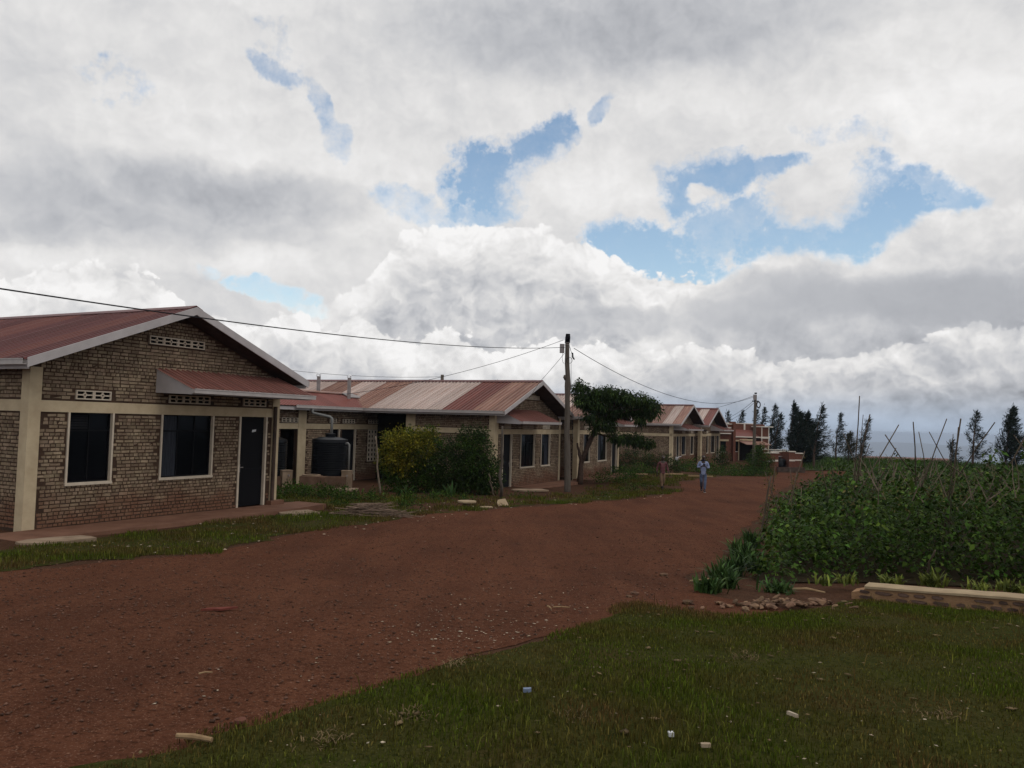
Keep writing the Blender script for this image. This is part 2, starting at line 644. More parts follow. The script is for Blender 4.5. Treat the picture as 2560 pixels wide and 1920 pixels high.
M['pane'] = mat('dark_glass', (.004, .0045, .006), rough=.1, spec=.10)
M['steel'] = mat('dark_steel', (.0085, .0085, .010), rough=.55, spec=.05)
M['curtain'] = mat('pale_curtain', (.045, .05, .062), col2=(.02, .022, .028), scale=4, rough=.9, streak=(18, 18, .6))
M['void'] = mat('hollow_shade', (.010, .008, .007), rough=1, spec=0)  # near-black colour painting the shade inside openings and vents
M['soffit'] = mat('soffit_boards', (.075, .055, .05), col2=(.05, .036, .033), scale=3)
M['concrete'] = mat('concrete', (.33, .245, .17), col2=(.22, .155, .105), scale=3, bump=.3, bscale=40)
M['concrete_dark'] = mat('damp_concrete', (.17, .105, .072), col2=(.115, .068, .045), scale=3, bump=.3, bscale=40)
M['apron'] = mat('apron_screed', (.20, .105, .07), col2=(.135, .068, .045), scale=1.6, bump=.3, bscale=30)
M['roof_red'] = mat('roof_red', (.225, .078, .06), col2=(.16, .055, .044), scale=1.0, rough=.45, spec=.22, rand='object', rvar=.14, streak=(.5, 7, 1), rib_shade=.2)
M['roof_wine'] = mat('roof_wine', (.155, .051, .046), col2=(.108, .035, .033), scale=1.0, rough=.45, spec=.22, rand='object', rvar=.12, streak=(.5, 7, 1), rib_shade=.2)
M['roof_wing'] = mat('roof_wing', (.235, .080, .062), col2=(.17, .056, .045), scale=1.0, rough=.45, spec=.2, rand='object', rvar=.10, streak=(.5, 6, 1))
M['roof_canopy'] = mat('roof_canopy', (.27, .125, .10), col2=(.20, .085, .07), scale=1.0, rough=.45, spec=.2, rand='object', rvar=.06, streak=(.5, 6, 1), rib_shade=.2)
M['roof_pale'] = mat('roof_faded', (.58, .48, .43), col2=(.42, .30, .25), scale=1.0, rough=.45, spec=.25, rand='object', rvar=.12, streak=(.5, 7, 1), rib_shade=.2)
M['roof_mix'] = mat('roof_rusty', (.32, .185, .135), col2=(.21, .10, .075), scale=1.3, rough=.45, spec=.22, rand='object', rvar=.18, streak=(.5, 6, 1), rib_shade=.2)
M['tank'] = mat('black_plastic', (.005, .006, .008), rough=.34, spec=.16)
M['zinc'] = mat('zinc_sheet', (.30, .27, .26), col2=(.23, .20, .19), scale=5, rough=.5, spec=.5, metallic=.2)
M['zinc_bright'] = mat('bright_tin', (.78, .79, .80), rough=.3, spec=.6, metallic=.4)
M['pipe'] = mat('grey_pipe', (.19, .19, .18), rough=.5)
M['pipe_dark'] = mat('stained_pipe', (.05, .037, .03), col2=(.10, .07, .055), scale=3, rough=.6)
M['pole'] = mat('weathered_pole', (.135, .115, .095), col2=(.085, .068, .055), scale=2, streak=(12, 12, .8), bump=.4, bscale=30)
M['wood'] = mat('grey_wood', (.17, .135, .10), col2=(.105, .08, .06), scale=4, streak=(10, 10, 1), rand='object', rvar=.35)
M['cable'] = mat('black_cable', (.025, .025, .028), rough=.6)
M['bark'] = mat('bark', (.10, .066, .05), col2=(.055, .036, .028), scale=8, bump=.7, bscale=30)
M['leaf_dark'] = mat('leaf_dark', (.034, .056, .014), col2=(.018, .032, .010), scale=1.5, rough=.65, spec=.05, rand='island', rvar=.5, hue=.02, trans=.25)
M['leaf_yellow'] = mat('leaf_yellow', (.215, .18, .018), col2=(.10, .105, .015), scale=1.5, rough=.65, spec=.05, rand='island', rvar=.4, hue=.02, trans=.3)
M['leaf_mid'] = mat('leaf_mid', (.048, .085, .014), col2=(.030, .056, .012), scale=1.2, rough=.65, spec=.05, rand='island', rvar=.5, hue=.02, trans=.3)
M['leaf_bean'] = mat('bean_leaf', (.050, .088, .013), col2=(.026, .050, .009), scale=.9, rough=.5, spec=.07, rand='island', rvar=.65, hue=.022, trans=.3)
M['leaf_dry'] = mat('bean_leaf_dry', (.14, .11, .045), col2=(.075, .075, .03), scale=2, rough=.8, rand='island', rvar=.4, trans=.2)
M['needle'] = mat('needle', (.015, .024, .016), col2=(.010, .016, .012), scale=1, rough=.7, rand='island', rvar=.4, trans=.15)
M['needle_brown'] = mat('needle_brown', (.045, .043, .024), col2=(.03, .03, .018), scale=1, rough=.7, rand='island', rvar=.4, trans=.15)
M['strap'] = mat('strap_leaf', (.052, .095, .024), col2=(.032, .062, .018), scale=3, rough=.5, spec=.08, rand='island', rvar=.5, hue=.02, trans=.25)
M['strap_lime'] = mat('strap_leaf_lime', (.15, .17, .03), col2=(.07, .09, .02), scale=5, rough=.5, spec=.08, rand='island', rvar=.5, trans=.25)  # lime green, the leaves' own colour
M['grass'] = mat('grass_blade', (.068, .090, .011), col2=(.100, .068, .023), scale=.6, rough=.8, spec=.02, rand='island', rvar=.5, hue=.02, trans=.25, contrast=(.42, .6))
M['brushwood'] = mat('brushwood', (.24, .17, .125), col2=(.13, .09, .065), scale=6, rand='island', rvar=.4)
M['straw'] = mat('straw', (.19, .135, .07), col2=(.12, .085, .045), scale=5, rand='island', rvar=.4)
M['chip'] = mat('pale_chip', (.50, .42, .32), col2=(.32, .24, .16), scale=8, rand='island', rvar=.4)
M['stone'] = mat('field_stone', (.22, .135, .082), col2=(.10, .06, .04), scale=9, rand='object', rvar=.45, hue=.01, bump=.5, bscale=40)
M['stone_many'] = mat('gravel', (.15, .080, .055), col2=(.085, .048, .034), scale=9, rand='island', rvar=.55)
M['wallstone'] = mat('wall_stone', (.150, .096, .074), col2=(.10, .066, .052), scale=5, rand='object', rvar=.3, bump=.5, bscale=30)
M['wallmortar'] = mat('wall_mortar', (.36, .22, .12), col2=(.27, .155, .085), scale=4, bump=.6, bscale=45)
M['coping'] = mat('coping', (.42, .32, .20), col2=(.33, .245, .155), scale=6, bump=.3, bscale=60)
M['skin'] = mat('dark_skin', (.045, .026, .019), rough=.5, spec=.4)
M['hair'] = mat('black_hair', (.012, .010, .010), rough=.7)
M['cap'] = mat('grey_cap', (.30, .27, .25), rough=.9)
M['shirt_blue'] = mat('blue_shirt', (.30, .35, .52), col2=(.23, .27, .42), scale=9, rough=.85)
M['navy'] = mat('navy_cloth', (.02, .022, .045), rough=.9)
M['jeans'] = mat('faded_jeans', (.12, .155, .23), col2=(.05, .066, .115), scale=7, rough=.9)
M['khaki'] = mat('khaki_trousers', (.22, .145, .09), col2=(.15, .095, .06), scale=6, rough=.9)
M['white_cloth'] = mat('white_cloth', (.68, .65, .66), rough=.9)
M['boot'] = mat('black_rubber', (.012, .011, .012), rough=.4)
M['sole'] = mat('pale_sole', (.45, .40, .36), rough=.8)
M['phone'] = mat('black_phone', (.01, .01, .014), rough=.25)
M['brick_red'] = mat('red_brick_far', (.17, .075, .052), col2=(.125, .052, .038), scale=6, bump=.3, bscale=25)
M['trim_white'] = mat('white_trim', (.66, .60, .52), rough=.7)
M['rag'] = mat('red_rag', (.19, .055, .04), col2=(.13, .04, .03), scale=20, rough=.9)
M['bamboo'] = mat('dry_bamboo', (.40, .28, .155), col2=(.25, .165, .09), scale=12)
M['plastic_blue'] = mat('blue_plastic', (.17, .21, .30), rough=.4)
M['paper'] = mat('paper', (.62, .62, .62), rough=.9)
M['plaid'] = None


def plaid():
    m = bpy.data.materials.new('plaid_shirt')
    m.use_nodes = True
    nt = m.node_tree
    bs = nt.nodes['Principled BSDF']
    bs.inputs['Roughness'].default_value = .9
    N, L = nt.nodes.new, nt.links.new
    tc = N('ShaderNodeTexCoord')
    prev = None
    cur = (.15, .016, .022, 1)
    for d, col, sc_ in (('X', (.02, .012, .018, 1), 9.0), ('Z', (.035, .012, .02, 1), 8.0), ('Z', (.30, .17, .15, 1), 4.0), ('X', (.22, .10, .10, 1), 4.5)):
        wv = N('ShaderNodeTexWave')
        wv.bands_direction = d
        wv.inputs['Scale'].default_value = sc_
        L(tc.outputs['Object'], wv.inputs['Vector'])
        mr = N('ShaderNodeMapRange')
        mr.inputs[1].default_value, mr.inputs[2].default_value = (.55, .75) if col[0] < .1 else (.93, .98)
        mr.inputs[4].default_value = .75
        L(wv.outputs['Fac'], mr.inputs[0])
        mx = N('ShaderNodeMix'); mx.data_type = 'RGBA'
        L(mr.outputs[0], mx.inputs[0])
        if prev is None:
            mx.inputs[6].default_value = cur
        else:
            L(prev, mx.inputs[6])
        mx.inputs[7].default_value = col
        prev = mx.outputs[2]
    L(prev, bs.inputs['Base Color'])
    return m


M['plaid'] = plaid()

# ---------------------------------------------------------------- ground, road, lawns, hills
def poly_sdf(P, X, Y):
    """signed distance, positive inside"""
    P = np.asarray(P, float)
    d = np.full(X.shape, 1e9)
    inside = np.zeros(X.shape, bool)
    n = len(P)
    for i in range(n):
        a, b = P[i], P[(i + 1) % n]
        ex, ey = b - a
        wx, wy = X - a[0], Y - a[1]
        t = np.clip((wx * ex + wy * ey) / (ex * ex + ey * ey + 1e-12), 0, 1)
        d = np.minimum(d, np.hypot(wx - ex * t, wy - ey * t))
        c = ((a[1] > Y) != (b[1] > Y)) & (X < (b[0] - a[0]) * (Y - a[1]) / (b[1] - a[1] + 1e-12) + a[0])
        inside ^= c
    return np.where(inside, d, -d)


gz_v = np.vectorize(ground_z)


def lift(x, y):
    """gentle unevenness of the trodden lawn, fading out beside the stone wall"""
    w = 1 - math.exp(-max(0.0, ((x - 4.3) * .572 + (10.3 - y) * .82)) / .35) if x > 4 else 1.0
    return .035 * max(0.0, fbm(x * 1.3, y * 1.3, 91) + .35) * max(0.0, w)


lift_v = np.vectorize(lift)


def sheet(name, poly, step, dz, m, rag=0.0, rsc=1.5, seed=3, lump=0.0):
    """ground sheet inside a polygon with a ragged rim, following the terrain dz above it"""
    P = np.asarray(poly, float)
    x0, y0 = P.min(0) - rag - step
    x1, y1 = P.max(0) + rag + step
    xs, ys = np.arange(x0, x1 + step, step), np.arange(y0, y1 + step, step)
    X, Y = np.meshgrid(xs, ys, indexing='ij')
    F = poly_sdf(P, X, Y)
    if rag:
        F = F + vfbm(X, Y, rsc, seed) * rag * 2
    verts, index, faces = [], {}, []

    def vid(key, x, y, f=0.0):
        if key not in index:
            index[key] = len(verts)
            z = ground_z(x, y) + dz
            if lump:
                z += lift(x, y) * clip(f / .35, 0, 1)
            verts.append((x, y, z))
        return index[key]
    nx, ny = F.shape
    for i in range(nx - 1):
        for j in range(ny - 1):
            c = [(i, j), (i + 1, j), (i + 1, j + 1), (i, j + 1)]
            f = [F[k] for k in c]
            if max(f) <= 0:
                continue
            out = []
            for k in range(4):
                a, b = c[k], c[(k + 1) % 4]
                fa, fb = f[k], f[(k + 1) % 4]
                if fa > 0:
                    out.append(vid(a, X[a], Y[a], fa))
                if (fa > 0) != (fb > 0):
                    lo, hi = (a, b) if a < b else (b, a)
                    t = F[lo] / (F[lo] - F[hi])
                    out.append(vid((lo, hi), X[lo] + (X[hi] - X[lo]) * t, Y[lo] + (Y[hi] - Y[lo]) * t))
            if len(out) >= 3:
                faces.append(tuple(out))
    me = bpy.data.meshes.new(name)
    me.from_pydata(verts, [], faces)
    me.materials.append(m)
    me.polygons.foreach_set('use_smooth', [True] * len(me.polygons))
    o = bpy.data.objects.new(name, me)
    COL.objects.link(o)
    o['kind'] = 'structure'
    return o


def dirt_mat(name, a, b, c, speck):
    m = bpy.data.materials.new(name)
    m.use_nodes = True
    nt = m.node_tree
    bs = nt.nodes['Principled BSDF']
    bs.inputs['Roughness'].default_value = .95
    bs.inputs['Specular IOR Level'].default_value = .02
    N, L = nt.nodes.new, nt.links.new
    pos = N('ShaderNodeNewGeometry').outputs['Position']

    def nz(s, d=5.0, vec=None):
        n = N('ShaderNodeTexNoise')
        n.inputs['Scale'].default_value = s
        n.inputs['Detail'].default_value = d
        n.inputs['Roughness'].default_value = .62
        L(vec or pos, n.inputs['Vector'])
        return n.outputs['Fac']

    def rng(x, lo, hi):
        r = N('ShaderNodeMapRange')
        r.inputs[1].default_value, r.inputs[2].default_value = lo, hi
        L(x, r.inputs[0])
        return r.outputs[0]

    def mix(f, p, q):
        x = N('ShaderNodeMix'); x.data_type = 'RGBA'
        L(f, x.inputs[0])
        for s, v in ((6, p), (7, q)):
            if isinstance(v, tuple):
                x.inputs[s].default_value = (*v, 1)
            else:
                L(v, x.inputs[s])
        return x.outputs[2]
    # wheel-worn bands along the road
    mp = N('ShaderNodeMapping')
    mp.inputs['Rotation'].default_value = (0, 0, math.radians(27))
    mp.inputs['Scale'].default_value = (1.0, .12, 1)
    L(pos, mp.inputs[0])
    col = mix(rng(nz(.45, 4.0), .35, .65), a, b)
    col = mix(rng(nz(1.6, 7.0, mp.outputs[0]), .42, .8), col, c)
    col = mix(rng(nz(9, 6.0), .50, .68), col, tuple(v * .62 for v in a))
    col = mix(rng(nz(30, 4.0), .50, .66), col, tuple(v * .45 for v in a))
    col = mix(rng(nz(75, 2.0), .60, .70), col, speck)
    L(col, bs.inputs['Base Color'])
    bp = N('ShaderNodeBump')
    bp.inputs['Strength'].default_value = .8
    bp.inputs['Distance'].default_value = .03
    L(nz(18, 8.0), bp.inputs['Height'])
    L(bp.outputs[0], bs.inputs['Normal'])
    return m


M['soil'] = dirt_mat('soil', (.080, .040, .024), (.056, .031, .019), (.096, .047, .028), (.16, .09, .06))
M['road'] = dirt_mat('red_dirt', (.112, .043, .0235), (.070, .028, .0165), (.140, .057, .031), (.24, .135, .09))
M['turf'] = dirt_mat('turf_soil', (.042, .048, .010), (.062, .042, .016), (.036, .046, .009), (.085, .080, .03))
M['meadow'] = dirt_mat('meadow', (.052, .068, .026), (.040, .056, .022), (.066, .072, .030), (.07, .075, .035))

ax = sorted(set([round(v, 3) for v in np.arange(-22, 40, .5)] + [round(-22 - 1.5 * 1.28 ** k, 2) for k in range(38)] + [round(40 + 1.5 * 1.26 ** k, 2) for k in range(41)]))
ay = sorted(set([round(v, 3) for v in np.arange(-4, 92, .5)] + [round(-4 - 2 * 1.4 ** k, 2) for k in range(20)] + [round(92 + 1.5 * 1.26 ** k, 2) for k in range(40)]))
gv = [(x, y, ground_z(x, y)) for x in ax for y in ay]
ny_ = len(ay)
gf = np.array([(i * ny_ + j, (i + 1) * ny_ + j, (i + 1) * ny_ + j + 1, i * ny_ + j + 1) for i in range(len(ax) - 1) for j in range(ny_ - 1)])
g = np_mesh('ground', np.array(gv), gf, M['soil'], smooth=True)
g['kind'] = 'structure'

LAWN_R = [(-3.2, 2.0), (-1.9, 3.84), (-1.61, 4.14), (-1.26, 4.63), (-.69, 5.43), (-.19, 6.34), (.41, 7.04), (.92, 7.91), (1.32, 8.97), (1.54, 9.30),
          (1.93, 8.97), (2.21, 8.40), (2.6, 8.45), (3.2, 8.95), (3.9, 9.65), (4.3, 10.05), (4.6, 10.15), (5.13, 9.68), (5.94, 9.22), (7.6, 8.3), (9.5, 6.5), (10, 1.5)]
LAWN_L = [(-16, 9.5), (-11, 10.8), (-8.9, 12.6), (-8.55, 13.61), (-8.2, 15.0), (-7.75, 16.6), (-6.9, 18.9), (-6.0, 20.9), (-4.9, 22.4), (-5.6, 24.2), (-7.6, 25.2), (-8.0, 27.2), (-5.5, 26.8), (-3.5, 24.6),
          (-2.6, 23.2), (-1.6, 22.9), (-.86, 24.4), (.3, 26.6), (1.76, 27.9), (3.0, 30.2), (4.6, 32.5), (4.6, 33.2), (6.8, 37.0), (6.5, 37.4), (4.2, 34.6), (1.7, 30.3), (.9, 27.5), (-.86, 23.9), (-2.45, 22.1), (-3.6, 19.3), (-4.7, 16.5), (-5.2, 13.5), (-6.5, 12.2), (-6.9, 10.6), (-10, 8.0), (-16, 6.5)]
ROAD = [(-22, -3.5), (-22, 7.5), (-10, 8.6), (-6.9, 10.7), (-5.2, 13.5), (-4.7, 16.6), (-3.56, 19.4), (-2.45, 22.3), (-.86, 24.2), (1.76, 27.5), (4.4, 32.0), (6.45, 35.3), (8.3, 39), (9.9, 46.4), (15, 56), (20, 64), (23, 71), (25, 77), (34, 80), (33, 75),
        (24.7, 63), (15, 44), (10.97, 34.6), (7.59, 24.3), (5.3, 18.4), (3.82, 14.8), (2.6, 11.2), (2.5, 10.0), (3.3, 9.3), (2.6, 8.5), (2.0, 8.4), (1.5, 9.2), (.9, 7.8), (-.2, 6.2), (-1.3, 4.5), (-3.5, 1.5), (-8, -3.5)]
sheet('road', ROAD, .5, .006, M['road'], rag=.25, rsc=.8)
sheet('lawn', LAWN_R, .14, .012, M['turf'], rag=.07, rsc=3.0, lump=.035)
sheet('verge', LAWN_L, .3, .011, M['turf'], rag=.3, rsc=1.2, seed=11)
BED = [(3.3, 11.5), (5.3, 12.1), (7.9, 11.9), (13, 11.3), (26, 13), (38, 30), (32, 50), (17, 45), (12.6, 35), (8.6, 24.6), (6.5, 18.8), (4.9, 14.8)]
M['bed'] = dirt_mat('garden_soil_shade', (.036, .026, .016), (.026, .020, .012), (.045, .036, .018), (.05, .045, .02))  # soil coloured darker to stand for the shade under the bean leaves
sheet('garden_bed', BED, .6, .02, M['bed'], rag=.15, rsc=1.0, seed=19)
MEADOW = [(27, 79.5), (33, 81), (40, 78), (52, 70), (75, 78), (70, 118), (40, 122), (24, 112), (24, 90)]
sheet('meadow', MEADOW, 1.5, .06, M['meadow'], rag=1.0, rsc=.3)


def blades(name, poly, dens, hmin, hmax, w, m, seed, keep=None, lean=.5, dz=.015, near=None):
    """many single grass blades, each a tapering strip of three triangles"""
    rs = np.random.RandomState(seed)
    P = np.asarray(poly, float)
    a, b = P.min(0) - .15, P.max(0) + .15
    n = int((b - a).prod() * dens)
    X, Y = rs.uniform(a[0], b[0], n), rs.uniform(a[1], b[1], n)
    F = poly_sdf(P, X, Y)
    nse = vfbm(X, Y, 1.1, seed + 5)
    ok = F + nse * (.25 if poly is LAWN_R else .8) > -.05
    if keep is not None:
        ok &= keep(X, Y, nse, rs)
    X, Y, nse = X[ok], Y[ok], nse[ok]
    n = len(X)
    Z = gz_v(X, Y) + dz
    if poly is LAWN_R:
        Z = Z + lift_v(X, Y) * np.clip(F[ok] / .35, 0, 1) - .004
    H = rs.uniform(hmin, hmax, n) * (1 + nse * 1.1).clip(.35, 2.0)
    t = rs.uniform(0, 2 * np.pi, n)
    ld, ll = rs.uniform(0, 2 * np.pi, n), rs.uniform(.1, 1, n) * lean
    dx, dy = np.cos(t) * w / 2, np.sin(t) * w / 2
    lx, ly = np.cos(ld) * ll * H, np.sin(ld) * ll * H
    V = np.empty((n, 5, 3))
    V[:, 0] = np.stack([X - dx, Y - dy, Z], 1)
    V[:, 1] = np.stack([X + dx, Y + dy, Z], 1)
    V[:, 2] = np.stack([X - dx * .8 + lx * .35, Y - dy * .8 + ly * .35, Z + H * .6], 1)
    V[:, 3] = np.stack([X + dx * .8 + lx * .35, Y + dy * .8 + ly * .35, Z + H * .6], 1)
    V[:, 4] = np.stack([X + lx, Y + ly, Z + H * (1 - .35 * ll)], 1)
    k = np.arange(n)[:, None] * 5
    T = np.concatenate([k + [0, 1, 3], k + [0, 3, 2], k + [2, 3, 4]], 1).reshape(-1, 3)
    o = np_mesh(name, V.reshape(-1, 3), T, m)
    o['kind'] = 'stuff'
    return o


blades('grass', LAWN_R, 2700, .016, .042, .0062, M['grass'], 1, keep=lambda X, Y, n, r: (Y > 3.0) & (X < 7.2) & (r.uniform(size=X.size) < np.clip(.95 + n * 1.2, .55, 1) * np.clip(8 / Y, .6, 1)))
blades('grass_tuft', LAWN_R, 42, .06, .13, .007, M['grass'], 2, keep=lambda X, Y, n, r: (Y > 3.0) & (X < 7.2) & (n > .02), lean=.9)
blades('grass_verge', LAWN_L, 520, .035, .085, .012, M['grass'], 3, keep=lambda X, Y, n, r: r.uniform(size=X.size) < np.clip(.85 + n * 1.4 - .55 * (Y > 24), .1, 1))
VERGE2 = [(-5, 23.0), (-2.5, 22.8), (-.8, 24.6), (1.9, 28), (4.6, 32.4), (6.6, 35.8), (8.2, 39.5), (9.6, 46), (14, 55), (10, 56), (7.5, 50), (5.5, 43), (4.5, 40), (3.2, 34.5), (1.3, 31), (-1, 28.8), (-6, 29), (-8, 27)]
blades('grass_patch', VERGE2, 190, .05, .14, .018, M['grass'], 5, keep=lambda X, Y, n, r: r.uniform(size=X.size) < np.clip(.42 + n * 2.6, 0, 1), lean=.8)
blades('grass_meadow', MEADOW, 9, .3, .7, .05, M['leaf_mid'], 4, lean=.6)


def scatter(name, poly, dens, smin, smax, m, seed, flat=.5, keep=None, dz=.012):
    """many small irregular chips lying on the ground, joined"""
    rs = np.random.RandomState(seed)
    P = np.asarray(poly, float)
    a, b = P.min(0), P.max(0)
    n = int((b - a).prod() * dens)
    X, Y = rs.uniform(a[0], b[0], n), rs.uniform(a[1], b[1], n)
    ok = poly_sdf(P, X, Y) > 0
    if keep is not None:
        ok &= keep(X, Y, rs)
    X, Y = X[ok], Y[ok]
    n = len(X)
    Z = gz_v(X, Y) + dz + (lift_v(X, Y) - .012 if poly is LAWN_R else 0)
    S = smin + (smax - smin) * rs.uniform(0, 1, n) ** 2.5
    t = rs.uniform(0, 6.28, n)
    base = np.array([(1, 0, 0), (0, 1, 0), (-1, 0, 0), (0, -1, 0), (.1, .1, 1), (0, 0, -.6)])
    V = base[None] * (1 + rs.uniform(-.35, .35, (n, 6, 3)))
    V[:, :, 1] *= rs.uniform(.35, 1, (n, 1))
    V[:, :, 2] *= flat
    c, s = np.cos(t)[:, None], np.sin(t)[:, None]
    vx, vy = V[:, :, 0] * c - V[:, :, 1] * s, V[:, :, 0] * s + V[:, :, 1] * c
    W = np.stack([vx * S[:, None] + X[:, None], vy * S[:, None] + Y[:, None], V[:, :, 2] * S[:, None] + Z[:, None]], 2)
    f = np.array([(0, 1, 4), (1, 2, 4), (2, 3, 4), (3, 0, 4), (1, 0, 5), (2, 1, 5), (3, 2, 5), (0, 3, 5)])
    T = (np.arange(n)[:, None, None] * 6 + f[None]).reshape(-1, 3)
    o = np_mesh(name, W.reshape(-1, 3), T, m)
    o['kind'] = 'stuff'
    return o


ROAD_NEAR = [(-9, 3), (-9, 11), (-4, 22), (3, 26), (6, 20), (2.5, 11), (1.4, 9), (-1.5, 4.3)]
scatter('gravel', ROAD_NEAR, 170, .004, .022, M['stone_many'], 21, keep=lambda X, Y, r: r.uniform(size=X.size) < np.clip(9 / Y, .15, 1))
scatter('wood_chips', [(-2.2, 4.6), (-2.4, 9), (2.4, 12), (1.3, 8.8), (-.4, 6.1)], 190, .005, .022, M['chip'], 22, flat=.2,
        keep=lambda X, Y, r: r.uniform(size=X.size) < .05 + .75 * np.exp(-((X + .35) ** 2 / .35 + (Y - 7.05) ** 2 / .22)) + .2 * np.exp(-((X - .2) ** 2 + (Y - 8) ** 2 / 2)))
scatter('litter', LAWN_R, 7, .006, .022, M['chip'], 23, flat=.25, dz=.045, keep=lambda X, Y, r: (Y > 3.2) & (X < 7) & (r.uniform(size=X.size) < np.clip(.25 + .8 * np.exp(-((X - 1.6) ** 2 / 3 + (Y - 4.6) ** 2 / 1.2)), 0, 1)))
scatter('straw_litter', LAWN_R, 14, .012, .05, M['straw'], 24, flat=.12, dz=.04, keep=lambda X, Y, r: (Y > 3.2) & (X < 7) & (r.uniform(size=X.size) < .5))
scatter('verge_litter', [(-8, 11.5), (-7, 19), (-4, 24), (3, 32), (7, 37), (7, 34), (0, 24), (-5, 13.5)], 3.0, .012, .06, M['chip'], 25, flat=.3, dz=.04)
scatter('road_clods', ROAD, 1.6, .015, .05, M['stone_many'], 26, keep=lambda X, Y, r: (Y > 8) & (Y < 60))


# far hills beyond the plateau, real ridges kilometres away
def hills():
    vs, fs = [], []
    rows = [(2500 * 3, -990, 0), (2900 * 3, -645, 90), (3300 * 3, -285, 100), (3700 * 3, -186, 84), (4300 * 3, -390, 120), (5200 * 3, -990, 0)]
    nx = 120
    for r, (y, z, amp) in enumerate(rows):
        for i in range(nx + 1):
            x = -15600 + 31200 * i / nx
            ridge = fbm(x / 2100.0 + r * .13, r * .35, 60, 4)
            slope = 78 * math.exp(-((x - 5250) / 1560.0) ** 2) + 48 * math.exp(-((x - 8100) / 1500.0) ** 2) if 2 <= r <= 4 else 0
            vs.append((x, y, z + ridge * amp * 2.6 + slope))
    for r in range(len(rows) - 1):
        for i in range(nx):
            a = r * (nx + 1) + i
            fs.append((a, a + 1, a + nx + 2, a + nx + 1))
    me = bpy.data.meshes.new('hills')
    me.from_pydata(vs, [], fs)
    me.materials.append(mat('hill_forest', (.06, .075, .045), col2=(.09, .085, .055), scale=.002))
    me.polygons.foreach_set('use_smooth', [True] * len(me.polygons))
    o = bpy.data.objects.new('hills', me)
    COL.objects.link(o)
    o['kind'] = 'structure'


hills()


def haze():
    b = MB()
    b.box(-17000, 17000, -400, 17500, -1010, 7.5)
    m = bpy.data.materials.new('air')
    m.use_nodes = True
    nt = m.node_tree
    nt.nodes.remove(nt.nodes['Principled BSDF'])
    v = nt.nodes.new('ShaderNodeVolumePrincipled')
    v.inputs['Color'].default_value = (.68, .80, .97, 1)
    v.inputs['Density'].default_value = HAZE
    v.inputs['Anisotropy'].default_value = 0.0
    nt.links.new(v.outputs[0], nt.nodes['Material Output'].inputs['Volume'])
    o = b.build('haze', m)
    o['kind'] = 'stuff'


HAZE = 0.00015
haze()

# ---------------------------------------------------------------- houses
def multi(name, pairs, parent=None, M4=None):
    """one mesh object made of several (builder, material) pairs"""
    v, f, mi = [], [], []
    for k, (b, m) in enumerate(pairs):
        o = len(v)
        v += b.v
        f += [tuple(i + o for i in q) for q in b.f]
        mi += [k] * len(b.f)
    me = bpy.data.meshes.new(name)
    me.from_pydata(v, [], f)
    for b, m in pairs:
        me.materials.append(m)
    me.polygons.foreach_set('material_index', mi)
    me.update()
    return obj(name, me, parent, M4)


def wall_boxes(b, u0, u1, z0, z1, y0, y1, holes):
    """solid wall with rectangular openings, cut into boxes"""
    us = sorted({u0, u1, *[clip(v, u0, u1) for h in holes for v in h[:2]]})
    zs = sorted({z0, z1, *[clip(v, z0, z1) for h in holes for v in h[2:4]]})
    for i in range(len(us) - 1):
        run = None
        for j in range(len(zs) - 1):
            c, d = (us[i] + us[i + 1]) / 2, (zs[j] + zs[j + 1]) / 2
            solid = not any(h[0] < c < h[1] and h[2] < d < h[3] for h in holes)
            if solid:
                run = (run[0], zs[j + 1]) if run else (zs[j], zs[j + 1])
            if (not solid or j == len(zs) - 2) and run:
                b.box(us[i], us[i + 1], y0, y1, run[0], run[1])
                run = None


COURSE = .0795


def lay_bricks(u0, u1, z0, z1, holes, rs, top=None, skip=.0):
    """running list of (u centre, z centre, length) of the bricks of a wall region"""
    out = []
    k = 0
    z = z0 + .012
    while z + .06 < z1:
        head = rs.random() < .45
        u = u0 + rs.uniform(.0, .12)
        while u < u1 - .04:
            ln = (.096 if head else .200) * rs.uniform(.82, 1.08)
            if rs.random() < .08:
                ln *= .6
            ln = min(ln, u1 - u - .008)
            c, d = u + ln / 2, z + .032
            ok = ln > .04 and not any(h[0] - ln / 2 < c < h[1] + ln / 2 and h[2] - .02 < d < h[3] + .02 for h in holes)
            if ok and top is not None:
                ok = d + .05 < top(c - ln / 2) and d + .05 < top(c + ln / 2)
            if ok and rs.random() >= skip:
                out.append((c, d, ln))
            u += ln + rs.uniform(.014, .030)
        z += COURSE
        k += 1
    return out


def brick_box(b, c, d, ln, rs, face, depth=.05):
    """one rough brick standing a little proud of the mortar; face maps (u, out, z) to local space"""
    p = rs.uniform(.002, .016)
    h = .0295 * rs.uniform(.80, 1.06)
    j = lambda s: rs.uniform(-s, s)
    a = ln / 2
    fr = [(c - a + j(.006), p + j(.004), d - h + j(.005)), (c + a + j(.006), p + j(.004), d - h + j(.005)),
          (c + a + j(.008), p + j(.004), d + h + j(.005)), (c - a + j(.008), p + j(.004), d + h + j(.005))]
    bk = [(x[0] + (c - x[0]) * -.03, -depth, x[2]) for x in fr]
    b.add([face(*x) for x in fr + bk], [(0, 1, 2, 3), (0, 4, 5, 1), (1, 5, 6, 2), (2, 6, 7, 3), (3, 7, 4, 0)])


FRONT = lambda u, o, z: (u, -o, z)
LEFT = lambda y, o, z: (-o, y, z)     # wall in the plane x = 0, seen from -x


